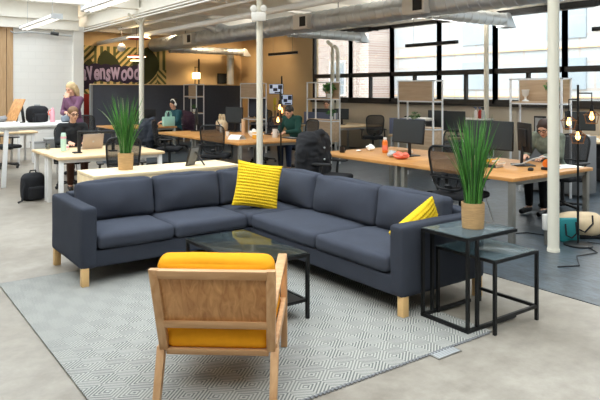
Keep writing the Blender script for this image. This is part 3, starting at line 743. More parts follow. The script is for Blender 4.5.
# ------------------------------------------------------------------ things on the long desk
t = thing('mug', 'black mug on the far left corner of the long desk', 'mug', (6.07, 7.26, DZ))
MB().lathe([(.036, 0), (.042, .01), (.043, .095), (.038, .095), (.037, .012), (0, .010)], seg=20).build('cup', 'black_plastic', t)
MB().tube([(.042, 0, .075), (.068, 0, .07), (.068, 0, .03), (.042, 0, .025)], .006, 6).build('handle', 'black_plastic', t)
def crumple(name, r, m, seed, loc, label, cat, parent=None, sub=3, amp=.35):
    b = bmesh.new(); bmesh.ops.create_icosphere(b, subdivisions=sub, radius=1)
    for v in b.verts:
        n_ = noise.noise(v.co*1.6+V(seed, 0, 0))*amp+noise.noise(v.co*4+V(seed, 3, 0))*amp*.5
        v.co = V(v.co.x*r[0], v.co.y*r[1], (v.co.z+1)*r[2]/1)*(1+n_)
        v.co.z = max(0, v.co.z)
    q = MB(); q.add(b); o = q.build(name, m, parent, loc)
    return tag(o, label, cat) if label else o
crumple('tissue', (.055, .075, .045), 'paper', 1, (6.62, 7.22, DZ), 'crumpled white tissue on the long desk left of the orange bottle', 'tissue')
crumple('tissue', (.04, .03, .012), 'paper', 4, (6.40, 7.26, DZ), 'flat torn white tissue on the long desk beside the black mug', 'tissue')
t = thing('bottle', 'orange bottle with white cap on the long desk', 'bottle', (6.58, 6.86, DZ))
MB().lathe([(.03, 0), (.042, .008), (.042, .16), (.034, .185), (.022, .2)], seg=20).build('body', 'orange', t)
MB().cyl((0,0,0), .026, .198, .232).build('cap', 'paper', t)
MB().lathe([(.0425, .04), (.0432, .041), (.0432, .115), (.0425, .116)], seg=20).build('label_band', 'coral', t)
o = crumple('cloth', (.12, .10, .05), 'coral', 9, (6.16, 6.10, DZ), 'crumpled coral orange cloth on the long desk before the single monitor', 'cloth')
crumple('cloth', (.08, .06, .045), 'light_grey', 12, (6.22, 6.34, DZ), 'crumpled grey patterned cloth on the long desk beside the coral cloth', 'cloth')
def book(label, loc, rz, w, d, h, cover, group):
    t = thing('book', label, 'book', loc, rz, group)
    MB().box(-w/2+.004, w/2-.002, -d/2+.004, d/2-.004, .003, h-.003).build('pages', 'paper', t, smooth=False)
    MB().box(-w/2, w/2, -d/2, d/2, 0, .003).box(-w/2, w/2, -d/2, d/2, h-.003, h).box(-w/2, -w/2+.004, -d/2, d/2, 0, h).build('cover', cover, t, smooth=False)
book('tan book under the others, by the single monitor', (6.80, 6.68, DZ), .3, .17, .24, .03, 'book_tan', 'books by the single monitor')
book('thin tan book on top of the pair by the single monitor', (6.81, 6.67, DZ+.031), .5, .15, .21, .022, 'book_tan', 'books by the single monitor')
book('dark book at the bottom of the stack near the desk end', (6.45, 4.86, DZ), .15, .2, .27, .035, 'book_dark', 'stack of books near the desk end')
book('tan book in the middle of the stack near the desk end', (6.47, 4.83, DZ+.036), .05, .19, .25, .03, 'book_tan', 'stack of books near the desk end')
book('yellow book near the top of the stack near the desk end', (6.44, 4.89, DZ+.067), .1, .18, .24, .03, 'book_yellow', 'stack of books near the desk end')
book('black notebook on top of the stack near the desk end', (6.45, 4.92, DZ+.098), -.1, .15, .21, .016, 'book_dark', 'stack of books near the desk end')
q = MB().tube([(0, 0, .006), (.02, -.14, .03), (.06, -.27, .10), (.1, -.38, .135), (.16, -.48, .12), (.2, -.53, .03), (.22, -.56, .006)], .009, 8)
tag(q.build('cable', 'light_grey', None, (6.78, 4.78, DZ)), 'pale arching cable on the long desk before the leaning woman', 'cable')
t = thing('tape_dispenser', 'orange and black tape dispenser beside the near column on the long desk', 'tape dispenser', (6.72, 4.24, DZ), .4)
MB().box(-.03, .03, -.07, .07, 0, .035, .01).build('base', 'black_plastic', t)
MB().lathe([(.025, -.012), (.055, -.012), (.055, .012), (.025, .012), (.025, -.012)], (0, .0, .075), 24, Matrix.Rotation(PI/2, 4, 'Y')).build('roll', 'orange', t)
q = MB().box(-.045, .045, -.03, .03, 0, .03, .008).box(-.03, .0, -.02, .02, .03, .038, .003); tag(q.build('charger', 'black_plastic', None, (6.52, 4.33, DZ), (0, 0, .5)), 'small black charger block lying at the end of the long desk', 'charger')
t = thing('notebook', 'open white notebook on the right end of the long desk', 'notebook', (7.12, 4.28, DZ), -.2)
MB().box(-.21, 0, -.13, .13, 0, .012, .003).build('page_block', 'paper', t); MB().box(0, .21, -.13, .13, 0, .012, .003).build('page_block', 'paper', t)
t = thing('clip_frame', 'black framed sheet propped behind the leaning woman', 'frame', (9.3, 6.0, .946), W_)
MB().box(-.11, .11, -.01, .01, 0, .30, .003).build('border', 'black_plastic', t); MB().box(-.085, .085, .01, .013, .025, .27).build('sheet', 'light_grey', t); MB().box(-.02, .02, -.03, .0, .20, .24).build('clip', 'grey_metal', t)
t = thing('side_cabinet', 'low grey cabinet behind the leaning woman carrying the framed sheet', 'cabinet', (9.1, 5.2, .006))
MB().box(0, .5, 0, 1.0, .04, .94, .005).build('carcass', 'mid_grey', t); MB().box(-.015, 0, .02, .49, .08, .9, .002).build('door', 'mid_grey', t); MB().box(-.015, 0, .51, .98, .08, .9, .002).build('door', 'mid_grey', t)

# middle desk
def tote(name, label, loc, rz, w, h, d, m, handles=True):
    t = thing(name, label, 'bag', loc, rz)
    MB().hexa([(-w*.46, -d/2, 0), (w*.46, -d/2, 0), (w*.46, d/2, 0), (-w*.46, d/2, 0), (-w/2, -d*.3, h), (w/2, -d*.3, h), (w/2, d*.3, h), (-w/2, d*.3, h)], .02).build('body', m, t)
    if handles:
        for y in (-d*.25, d*.25):
            MB().tube([(-w*.2, y, h-.05), (-w*.2, y, h+.07), (-w*.12, y, h+.14), (w*.12, y, h+.14), (w*.2, y, h+.07), (w*.2, y, h-.05)], .012, 6).build('handle', m, t)
    return t
t = thing('rucksack', 'beige canvas bag with two tall handles on the middle desk', 'bag', (7.08, 13.0-.25, DZ), W_)
t.location = (7.0, 12.72, DZ)
MB().cushion(-.17, .17, -.09, .09, 0, .26, .06, (.02, .02, 0), 8, .008).build('body', 'canvas', t)
for x in (-.075, .075): MB().tube([(x-.05, 0, .22), (x-.045, 0, .33), (x-.02, 0, .38), (x+.02, 0, .38), (x+.045, 0, .33), (x+.05, 0, .22)], .02, 8).build('handle', 'canvas', t)
MB().tube([(-.2, .1, .02), (-.13, .11, .12), (-.03, .11, .2), (.05, .1, .25)], .012, 6).build('strap', 'black_cloth', t)
t = thing('paper_stack', 'curled white papers on the near end of the middle desk', 'papers', (6.05, 10.4, DZ), .3); t.scale = (.72, .72, .8)
b = bmesh.new(); g = [[b.verts.new((-.14+.28*i/10, -.2+.4*j/4, .012+.10*(1-((i-5)/5)**2))) for j in range(5)] for i in range(11)]
for i in range(10):
    for j in range(4): b.faces.new((g[i][j], g[i+1][j], g[i+1][j+1], g[i][j+1]))
q = MB(); q.add(b); q.build('curled_sheet', 'paper', t); MB().box(-.15, .15, -.21, .21, 0, .011).build('flat_sheets', 'paper', t)
t = thing('snack_box', 'yellow and white box on the near end of the middle desk by the column', 'box', (6.5, 10.35, DZ), .2)
MB().box(-.09, .09, -.07, .07, 0, .12, .003).build('carton', 'book_yellow', t); MB().box(-.092, .092, -.072, .072, .075, .1).build('white_band', 'paper', t)
crumple('tissue', (.1, .08, .07), 'paper', 22, (6.62, 10.72, DZ), 'crumpled white wrapping on the middle desk behind the yellow box', 'paper')
t = thing('cardboard_tube', 'tan cardboard tube standing on the middle desk', 'tube', (6.85, 11.5, DZ)); MB().lathe([(.035, 0), (.04, .0), (.04, .33), (.03, .33), (.03, .02), (0, .02)], seg=16).build('tube_body', 'book_tan', t); MB().cyl((0,0,0), .041, .29, .32).build('end_ring', 'canvas', t)
t = thing('bottle', 'small white bottle beside the beige bag on the middle desk', 'bottle', (6.72, 12.25, DZ)); MB().lathe([(.03, 0), (.034, .01), (.034, .14), (.015, .17)], seg=16).build('body', 'paper', t); MB().cyl((0,0,0), .016, .168, .2).build('cap', 'light_grey', t)
t = thing('mug', 'small white cup at the front of the middle desk', 'mug', (6.35, 11.3, DZ)); MB().lathe([(.03, 0), (.036, .09), (.032, .09), (.028, .01), (0, .01)], seg=16).build('cup', 'white_ceramic', t); MB().tube([(.034, 0, .07), (.055, 0, .06), (.032, 0, .025)], .005, 6).build('handle', 'white_ceramic', t)
t = thing('pitcher', 'white pitcher on the middle desk right of the column', 'pitcher', (6.9, 10.35, DZ)); MB().lathe([(.05, 0), (.055, .01), (.05, .15), (.056, .17), (.05, .17), (.045, .02), (0, .02)], seg=18).build('body', 'white_ceramic', t); MB().tube([(.05, 0, .14), (.09, 0, .12), (.09, 0, .06), (.05, 0, .04)], .008, 6).build('handle', 'white_ceramic', t)
t = thing('keyboard', 'black keyboard with clutter on the middle desk before the person in green', 'keyboard', (7.0, 9.95, DZ), W_); MB().box(-.2, .2, -.07, .07, 0, .02, .005).build('case', 'black_plastic', t); MB().box(-.19, .19, -.06, .06, .02, .026).build('keys', 'mid_grey', t)
# far desk
tote('handbag', 'mint green handbag on the far desk before the person with headphones', (6.82, 15.30, DZ), .0, .34, .25, .16, 'mint_bag')
crumple('pouch', (.15, .10, .07), 'pink', 31, (6.35, 15.5, DZ), 'soft pink pouch on the far desk left of the mint handbag', 'pouch')
t = thing('monitor_arm_screen', 'wide black monitor on the far desk before the dark partition', 'monitor', (6.55, 16.35, DZ), S_+.2)
MB().box(-.4, .4, -.03, 0, .08, .42, .01).build('housing', 'black_plastic', t); MB().box(-.04, .04, -.06, -.02, 0, .25).build('neck', 'black_plastic', t); MB().box(-.12, .12, -.12, .05, 0, .015, .004).build('foot', 'black_plastic', t)
t.name = 'monitor'

# laptop desk
t = thing('laptop', 'open grey laptop before the woman in the black sweater, lid toward us', 'laptop', (3.17, 10.06, .731), .10)
MB().box(-.17, .17, -.0, .23, 0, .018, .005).build('base', 'laptop_silver', t)
mx = Matrix.Translation((0, 0, .014)) @ Matrix.Rotation(.22, 4, 'X')
l = MB().box(-.17, .17, -.006, .004, 0, .235, .004, mx).build('lid', 'laptop_silver', t)
MB().box(-.16, .16, .004, .006, .012, .225, 0, mx).build('display', 'screen', l)
MB().lathe([(.012, 0), (.016, 0), (.016, .002), (.012, .002), (.012, 0)], (0, -.006, .12), 24, Matrix.Translation((0, -.028, 0)) @ Matrix.Rotation(PI/2+.22, 4, 'X')).build('emblem', 'light_grey', l)
t = thing('laptop_stand', 'black folding stand with a long crossbar on the near birch desk', 'stand', (2.80, 9.52, .731))
MB().box(-.09, .03, -.06, .06, 0, .02, .006).build('foot', 'black_plastic', t)
MB().box(-.022, .022, -.02, .02, .0, .335, .005).build('upright', 'black_plastic', t)
MB().bar((-.02, 0, .315), (.50, -.03, .30), .05, .035, .008).build('crossbar', 'black_plastic', t)
MB().box(.49, .53, -.05, -.01, 0, .31, .005).build('upright', 'black_plastic', t)
MB().box(.45, .56, -.09, .03, 0, .02, .006).build('foot', 'black_plastic', t)
t = thing('water_bottle', 'tall mint green bottle with a pink band on the birch desk', 'bottle', (2.68, 9.92, .731))
MB().lathe([(.035, 0), (.042, .006), (.042, .215), (.038, .235)], seg=22).build('body', 'mint', t)
MB().lathe([(.0425, .2), (.043, .2), (.043, .228), (.0425, .228)], seg=22).build('band', 'pink', t)
MB().lathe([(.039, .232), (.037, .27), (.03, .285), (0, .287)], seg=22).build('cap', 'mint', t)
t = thing('drinking_glass', 'clear drinking glass at the corner of the birch desk', 'glass', (2.56, 10.38, .731))
MB().lathe([(.03, 0), (.036, .1), (.033, .1), (.028, .008), (0, .008)], seg=20).build('tumbler', 'cup_glass', t); MB().cyl((0,0,0), .029, .009, .06, .031).build('water', 'cup_glass', t)
t = thing('cup', 'small pink and white cup right of the mint bottle', 'cup', (2.78, 10.12, .731)); MB().lathe([(.03, 0), (.036, .085), (.032, .085), (.027, .008), (0, .008)], seg=18).build('cup_body', 'paper', t); MB().lathe([(.0335, .03), (.036, .031), (.037, .06), (.0355, .061)], seg=18).build('band', 'pink', t)

# standing desk
SZ = 1.061
t = thing('tilted_board', 'brown wooden drawing board tilted on a black stand on the standing desk', 'board', (2.52, 12.55, SZ), .35)
mx = Matrix.Translation((-.10, 0, .05)) @ Matrix.Rotation(.45, 4, 'Y')
MB().box(-.012, .012, -.17, .17, 0, .44, .003, mx).build('board', 'oak_panel', t)
MB().bar((.11, 0, .38), (.17, 0, .005), .05, .02).bar((.17, 0, .01), (-.10, 0, .01), .05, .015).bar((.07, 0, .30), (.02, 0, .02), .03, .015).build('stand', 'black_plastic', t)
t = thing('backpack', 'black backpack sitting on the standing desk', 'backpack', (2.92, 12.62, SZ), .25)
MB().cushion(-.19, .19, -.11, .11, 0, .30, .07, (.015, .02, .02), 8, .006).build('body', 'black_cloth', t)
MB().cushion(-.14, .14, -.17, -.09, .01, .17, .03, n=6).build('front_pocket', 'black_cloth', t)
MB().tube([(-.06, .0, .28), (-.05, 0, .33), (.05, 0, .33), (.06, 0, .28)], .012, 6).build('handle', 'light_grey', t)
MB().tube([(.15, -.1, .2), (.2, -.12, .14), (.21, -.1, .05)], .014, 6).build('strap', 'light_grey', t)
t = thing('water_bottle', 'pale pink bottle with a loop lid on the standing desk', 'bottle', (3.16, 12.45, SZ)); MB().lathe([(.04, 0), (.044, .008), (.044, .2), (.034, .225)], seg=20).build('body', 'pink', t); MB().lathe([(.034, .222), (.03, .255), (.015, .262), (.012, .285), (0, .286)], seg=18).build('lid', 'pink', t); MB().tube([(-.03, 0, .24), (-.07, 0, .21), (-.075, 0, .15), (-.045, 0, .14)], .01, 6).build('loop', 'coral', t)
t = thing('speaker', 'small grey-blue speaker on the standing desk beside the pink bottle', 'speaker', (3.38, 12.35, SZ), .2); MB().cushion(-.09, .09, -.05, .05, 0, .125, .045, n=8, wr=0).build('body', 'speaker_grey', t); MB().cyl((0,0,0), .06, .0, .008).build('foot', 'black_plastic', t)
crumple('scarf', (.16, .12, .07), 'mid_grey', 41, (2.25, 12.7, SZ), 'crumpled grey scarf on the far left of the standing desk', 'scarf')
crumple('pouch', (.12, .10, .04), 'black_cloth', 44, (2.08, 12.35, SZ), 'flat black pouch on the far left of the standing desk', 'pouch')
t = thing('paper_stack', 'low stack of white paper on the standing desk before the tilted board', 'papers', (2.36, 12.28, SZ), .1); MB().box(-.15, .15, -.1, .1, 0, .02).build('sheets', 'paper', t); MB().box(-.14, .15, -.1, .09, .02, .03, 0, Matrix.Rotation(.08, 4, 'Z')).build('loose_sheet', 'paper', t)
t = thing('laptop', 'thin closed laptop on the back birch desk at the far left', 'laptop', (2.95, 15.35, .731)); MB().box(-.18, .18, -.12, .12, 0, .012, .004).build('base', 'light_grey', t); MB().box(-.18, .18, -.12, .12, .013, .021, .004).build('lid', 'mid_grey', t)

# floor things at left
t = thing('backpack', 'black backpack on the floor under the birch desk on the left', 'backpack', (2.26, 10.08, 0), .3)
MB().cushion(-.15, .17, -.10, .11, 0, .40, .07, (.02, .02, .02), 8, .008).build('body', 'black_cloth', t)
MB().cushion(-.12, .13, -.16, -.08, .02, .22, .03, n=6).build('front_pocket', 'black_cloth', t)
MB().tube([(-.05, 0, .38), (-.03, 0, .45), (.05, 0, .45), (.07, 0, .38)], .012, 6).build('handle', 'black_cloth', t)
MB().tube([(-.14, -.05, .3), (-.2, -.1, .16), (-.24, -.14, .03), (-.3, -.14, .015)], .016, 6).build('strap', 'black_cloth', t)
t = thing('storage_box', 'taller grey storage box on the floor against the white wall', 'box', (4.72, 18.75, 0)); MB().box(-.17, .17, -.2, .2, 0, .26, .01).build('body', 'mid_grey', t); MB().box(-.18, .18, -.21, .21, .26, .29, .005).build('lid', 'light_grey', t)
t = thing('storage_box', 'shorter grey storage box left of the taller one against the white wall', 'box', (4.35, 18.7, 0)); MB().box(-.17, .17, -.2, .2, 0, .18, .01).build('body', 'light_grey', t); MB().box(-.18, .18, -.21, .21, .18, .2, .005).build('lid', 'mid_grey', t)
# floor things at right
t = tote('tote_bag', 'teal tote bag on the carpet behind the near column', (6.46, 3.83, .006), -.55, .24, .25, .14, 'teal', False)
MB().tube([(-.06, -.07, .2), (-.06, -.09, .08), (.0, -.095, .05), (.06, -.09, .1), (.06, -.07, .22)], .009, 6).build('handle', 'black_cloth', t)
t = thing('tote_bag', 'large beige canvas bag slumped on the carpet beside the teal bag', 'bag', (6.72, 3.86, .006), -.6)
MB().cushion(-.25, .25, -.12, .12, 0, .27, .08, (.03, .03, .02), 10, .02).build('body', 'canvas', t)
MB().cushion(-.22, .24, -.125, .10, .0, .075, .03, n=8).build('dark_bottom', 'black_cloth', t)
MB().tube([(-.12, -.12, .24), (-.1, -.16, .14), (.0, -.17, .09), (.1, -.15, .18), (.12, -.1, .26)], .01, 6).build('strap', 'black_cloth', t)
crumple('pouch', (.09, .12, .1), 'brown_trousers', 61, (7.0, 3.78, .006), 'brown leather pouch on the carpet right of the beige bag', 'pouch')
t = thing('socket_box', 'small white socket box standing behind the foot of the near column', 'socket', (6.10, 3.86, .006), -.6); MB().box(-.04, .04, -.03, .03, .16, .33, .01).build('box', 'white_paint', t); MB().box(-.02, .02, -.02, .02, 0, .18).build('post', 'grey_metal', t)
def cable(label, pts, r=.006, m='black_plastic'): tag(MB().tube(pts, r, 6).build('cable', m), label, 'cable', 'cables around the end of the long desk')
cable('black cable hanging from the desk and looping on the carpet left of the near column', [(6.3, 4.45, .68), (6.28, 4.4, .3), (6.2, 4.35, .02), (6.0, 4.2, .014), (5.8, 4.1, .014), (5.65, 4.3, .014), (5.9, 4.5, .014), (6.4, 4.3, .014), (6.5, 3.95, .014)])
cable('black cable running over the carpet from the lamp foot past the near column', [(6.36, 3.55, .014), (6.2, 3.35, .014), (5.9, 3.4, .014), (5.6, 3.2, .014), (5.4, 3.3, .014)])
cable('black cable curling on the carpet right of the lamp foot', [(6.55, 3.65, .014), (6.6, 3.4, .014), (6.35, 3.2, .014), (6.5, 3.0, .014), (6.4, 2.8, .014)])
cable('black cable hanging from the desk beside the mesh chair behind the grass', [(6.05, 5.0, .68), (5.98, 5.0, .45), (6.03, 4.95, .2), (5.9, 4.85, .014), (5.7, 4.7, .014)])
cable('white cable hanging under the desk behind the grass on the side table', [(6.2, 4.75, .68), (6.16, 4.7, .4), (6.2, 4.62, .12), (6.1, 4.5, .014), (5.9, 4.45, .014)], .006, 'light_grey')
# far right
t = thing('drawer_unit', 'black drawer unit under the pale desk at the right edge', 'drawers', (11.15, 6.1, .006), W_)
MB().box(-.3, .3, -.3, .25, .03, .70, .005).build('carcass', 'black_plastic', t)
for k in range(3):
    d = MB().box(-.285, .285, .25, .27, .05+k*.215, .25+k*.215, .004).build('drawer', 'black_plastic', t); MB().box(-.08, .08, .27, .285, .17+k*.215, .185+k*.215).build('handle', 'mid_grey', d)
t = thing('bowl', 'white bowl on the pale desk at the right edge', 'bowl', (10.95, 6.15, .787)); MB().lathe([(.04, 0), (.05, .004), (.09, .07), (.083, .07), (.045, .012), (0, .01)], seg=22).build('bowl_body', 'white_ceramic', t); MB().cyl((0,0,0), .045, 0, .006).build('foot', 'white_ceramic', t)
t = thing('paper_stack', 'white papers spread on the pale desk at the right edge', 'papers', (10.75, 6.0, .787)); MB().box(-.2, .2, -.15, .15, 0, .012).build('sheets', 'paper', t); MB().box(-.18, .2, -.14, .16, .012, .02, 0, Matrix.Rotation(.2, 4, 'Z')).build('loose_sheet', 'paper', t)
t = thing('office_cabinet', 'white topped cabinet with spray bottles by the slim wall column', 'cabinet', (11.25, 8.75, .006)); MB().box(0, .5, 0, .8, 0, 1.0, .004).build('carcass', 'mid_grey', t); MB().box(-.01, .52, -.01, .81, 1.0, 1.03, .004).build('top', 'white_paint', t)
for dx, dy, m_, lab in ((.1, .10, 'white_ceramic', 'white spray bottle with blue head on the white topped cabinet'), (.12, .0, 'red_paint', 'red bottle between the two spray bottles on the white topped cabinet'), (.1, -.10, 'light_grey', 'grey spray bottle right of the red bottle on the white topped cabinet')):
    t = thing('spray_bottle', lab, 'bottle', (11.35+dx, 8.9+dy, 1.037), 0, 'bottles on the white topped cabinet')
    MB().lathe([(.035, 0), (.04, .01), (.04, .15), (.016, .2)], seg=14).build('body', m_, t); MB().cyl((0,0,0), .018, .2, .23).box(-.06, .02, -.014, .014, .23, .265, .005).build('spray_head', 'slate_blue' if m_ != 'light_grey' else 'black_plastic', t)
# plants and goblet on the dividers
def bush(label, loc, pot, ph, R, n, seed, m='leaf', pm='white_ceramic', group=None):
    rnd = random.Random(seed); t = thing('potted_plant', label, 'plant', loc, 0, group)
    MB().lathe([(pot*.75, 0), (pot, ph), (pot*.85, ph), (pot*.8, ph*.85), (0, ph*.85)], seg=18).build('pot', pm, t)
    b = bmesh.new()
    for i in range(n):
        d = V(rnd.gauss(0, 1), rnd.gauss(0, 1), rnd.gauss(.3, .8)).normalized()*R*rnd.uniform(.3, 1); c = V(d.x, d.y, ph+R*.75+d.z*.8)
        u = V(rnd.gauss(0, 1), rnd.gauss(0, 1), rnd.gauss(0, 1)).normalized(); v = u.orthogonal().normalized(); L = R*.26
        f = b.faces.new([b.verts.new(c+u*L), b.verts.new(c+v*L*.5), b.verts.new(c-u*L), b.verts.new(c-v*L*.5)]); f.material_index = rnd.randint(0, 1)
    for k in range(6):
        a = k*1.05; p = V(0, 0, ph*.8); e = V(math.cos(a)*R*.6, math.sin(a)*R*.6, ph+R)
        w = V(.003, 0, 0); f = b.faces.new([b.verts.new(p-w), b.verts.new(p+w), b.verts.new(e+w), b.verts.new(e-w)]); f.material_index = 1
    me = bpy.data.meshes.new('foliage'); b.to_mesh(me); b.free(); link('foliage', me, [m, 'leaf_dark'], t, smooth=False)
bush('bushy green plant on the top shelf of the divider before the window corner', (8.86, 11.05, 1.497), .07, .1, .17, 260, 5)
bush('small green plant on the lower shelf of the divider before the window corner', (8.86, 10.98, 1.007), .04, .07, .12, 90, 6)
bush('small plant in a white pot on the divider by the near column', (8.86, 5.50, 1.497), .065, .13, .13, 170, 8)
bush('yellow-green small plant behind the single monitor on the wooden shelf divider', (8.85, 8.40, .977), .05, .08, .13, 110, 9, 'leaf_pale')
bush('tiny plant in a white pot on the divider against the dark partition', (8.80, 18.05, 1.497), .06, .12, .10, 90, 12)
bush('tiny plant on the lower shelf of the divider against the dark partition', (8.80, 17.8, .977), .05, .1, .1, 60, 13)
t = thing('goblet', 'pale ceramic goblet on the divider by the near column', 'goblet', (8.86, 5.98, 1.497)); MB().lathe([(.055, 0), (.05, .015), (.018, .03), (.018, .07), (.05, .1), (.062, .19), (.055, .19), (.04, .11), (0, .1)], seg=22).build('bowl', 'white_ceramic', t); MB().cyl((0,0,0), .058, 0, .008).build('foot', 'white_ceramic', t)
t = thing('sticky_notes', 'yellow sticky notes on a stand left of the lower bright screen', 'notes', (9.75, 14.66, 1.1)); MB().box(0, .01, -.09, .05, .16, .36).build('upper_note', 'yellow_note', t); MB().box(0, .01, -.09, .05, 0, .14).build('lower_note', 'yellow_note', t); MB().box(.01, .02, -.03, 0, -.375, .3).build('holder', 'black_metal', t)

# ------------------------------------------------------------------ bulb floor lamps
def bulb_lamp(label, loc, rz):
    t = thing('floor_lamp', label, 'floor lamp', loc, rz, 'bulb floor lamps')
    MB().lathe([(.0, 0), (.15, 0), (.15, .014), (.12, .022), (0, .024)], seg=32).build('base', 'black_metal', t)
    MB().cyl((0,0,0), .012, .02, 1.73, seg=12).build('pole', 'black_metal', t)
    for z, ang, L, drop in ((1.64, 0, .15, .13), (1.57, PI, .10, .12), (1.40, PI*1.35, .06, .10)):
        dx, dy = math.cos(ang)*L, math.sin(ang)*L
        a = MB().bar((0, 0, z), (dx, dy, z), .014, .014).bar((dx, dy, z+.006), (dx, dy, z-drop), .008, .008, 0, (0,1,0)).build('arm', 'black_metal', t)
        MB().cyl((dx, dy, 0), .022, z-drop-.07, z-drop, .016, 14).build('socket', 'black_metal', a)
        zc = z-drop-.125
        MB().lathe([(.010, .06), (.012, .04), (.025, 0), (.023, -.02), (.012, -.035), (0, -.038)], (dx, dy, zc), 16).build('bulb', 'bulb', a)
        q = MB()
        for k in range(6):
            b_ = k*PI/3; q.tube([(dx+.022*math.cos(b_), dy+.022*math.sin(b_), zc+.065), (dx+.085*math.cos(b_), dy+.085*math.sin(b_), zc+.02), (dx+.06*math.cos(b_), dy+.06*math.sin(b_), zc-.07)], .0025, 5)
        q.tube([(dx+.085*math.cos(k*PI/9), dy+.085*math.sin(k*PI/9), zc+.02) for k in range(19)], .0025, 5)
        q.tube([(dx+.06*math.cos(k*PI/9), dy+.06*math.sin(k*PI/9), zc-.07) for k in range(19)], .0025, 5)
        q.build('wire_cage', 'brass_wire', a)
    return t
bulb_lamp('black floor lamp with three caged bulbs beside the near column', (6.36, 3.65, .006), -.6)
bulb_lamp('black floor lamp with three caged bulbs before the person in dark green', (5.75, 8.45, .006), -2.3)

def area(name, loc, rot, sx, sy, e, col='#ffffff', portal=False):
    l = bpy.data.lights.new(name, 'AREA'); l.shape = 'RECTANGLE'; l.size = sx; l.size_y = sy; l.energy = e; l.color = lin(col)[:3]
    if portal: l.cycles.is_portal = True
    o = bpy.data.objects.new(name, l); COL.objects.link(o); o.location = loc; o.rotation_euler = rot; return o
# ------------------------------------------------------------------ ceiling: ducts, pipes, lights
def spiral(q, p0, p1, r, step=.30):
    step = .22
    p0, p1 = Vector(p0), Vector(p1); L = (p1-p0).length; n = int(L/step); d = (p1-p0)/L
    pts = []; rs = []
    for i in range(n+1):
        c = p0+d*L*i/n
        for o_, e in ((-.02, 0), (-.008, .011), (.008, .011), (.02, 0)):
            if 0 <= i/n*L+o_ <= L: pts.append(c+d*o_); rs.append(r+e)
    return q.tube(pts, rs, 24)
t = thing('ventilation_duct', 'large round spiral metal duct running under the ceiling toward the far wall', 'duct', (8.5, 0, 3.22))
spiral(MB(), (0, -5, 0), (0, 20.2, 0), .22, .6).build('main_tube', 'galv', t, ang=25)
for y, x1, z, r in ((12.3, 2.35, -.14, .115), (7.83, 2.3, -.10, .13), (19.2, 2.9, -.18, .12)):
    a = spiral(MB(), (.1, y, z), (x1, y, z), r, .35).build('branch_tube', 'galv', t, ang=25)
    MB().hexa([(x1-.02, y-r, z-r-.03), (x1+.30, y-r, z-r-.03), (x1+.30, y+r, z-r-.03), (x1-.02, y+r, z-r-.03), (x1-.02, y-r, z+r), (x1+.10, y-r, z+r), (x1+.10, y+r, z+r), (x1-.02, y+r, z+r)], .01).build('outlet', 'galv', a)
    MB().box(x1+.02, x1+.26, y-r+.02, y+r-.02, z-r-.035, z-r-.03).build('outlet_mouth', 'mid_grey', a)
spiral(MB(), (0, 15.2, .1), (-.7, 15.9, .5), .16, .3).build('riser', 'galv', t)
for y in (17.0, 11.28, 7.83):
    a = MB().box(-.34, -.17, y-.30, y+.24, -.17, .15, .01).build('air_grille', 'white_paint', t)
    MB().box(-.345, -.34, y-.25, y-.03, -.12, .10).build('grille_slot', 'black_plastic', a)
for y in (2, 5, 10.3, 13.8, 17.8): MB().tube([(-.0, y, .52), (0, y, .2)], .012, 6).build('hanger', 'mid_grey', t)
q = spiral(MB(), (11.3, 19.9, 1.0), (11.3, 19.9, 3.05), .13, .35); o = tag(q.build('drop_duct', 'galv'), 'silver vertical duct on the tan far wall left of the middle column', 'duct')
def pipe(name, label, pts, r, m='white_paint', hang=True, top=3.6):
    t = thing(name, label, 'pipe', pts[0]); p0 = Vector(pts[0])
    MB().tube([Vector(p)-p0 for p in pts], r, 14).build('pipe_run', m, t)
    if hang:
        y = pts[0][1]+1.2
        while y < pts[-1][1]-.3:
            MB().tube([V(0, y, top)-V(0, p0.y, p0.z), V(0, y, pts[0][2])-V(0, p0.y, p0.z)], .012, 6).build('hanger', m, t); y += 3.0
    return t
pipe('ceiling_pipe', 'thick white sprinkler pipe hung below the ceiling, lowest of the white pipes', [(6.55, -5, 3.2), (6.55, 20.2, 3.2)], .065, top=3.74)
pipe('ceiling_pipe', 'thin white pipe above the thick sprinkler pipe', [(6.28, -5, 3.42), (6.28, 17.5, 3.42)], .035, top=3.74)
pipe('ceiling_pipe', 'upper of two thin white conduits under the main beam', [(5.78, -5, 3.53), (5.78, 20.0, 3.53)], .022, hang=False)
pipe('ceiling_pipe', 'lower of two thin white conduits under the main beam', [(5.74, -5, 3.45), (5.74, 19.0, 3.45)], .022, hang=False)
pipe('wall_conduit', 'bluish conduit running along the top of the white wall', [(5.4, 19.1, 3.30), (4.2, 19.1, 3.36), (3.8, 19.1, 3.30), (3.7, 19.1, 3.36)], .02, 'light_grey', False)
t = thing('drain_pipe', 'white bent drain pipe standing before the corner window', 'pipe', (11.75, 14.35, 0))
MB().tube([(0, .16, 0), (0, .16, 2.95), (0, .22, 3.05), (0, .32, 3.08), (0, .40, 3.16)], .055, 12).build('pipe_run', 'column', t); MB().tube([(0, -.09, 0), (0, -.09, 2.8), (0, -.04, 2.92), (0, .08, 3.0)], .055, 12).build('pipe_run', 'column', t)
for z in (2.75, 2.2): MB().cyl((0, .16, 0), .068, z, z+.06).build('coupling', 'column', t); MB().cyl((0, -.09, 0), .068, z-.1, z-.04).build('coupling', 'column', t)
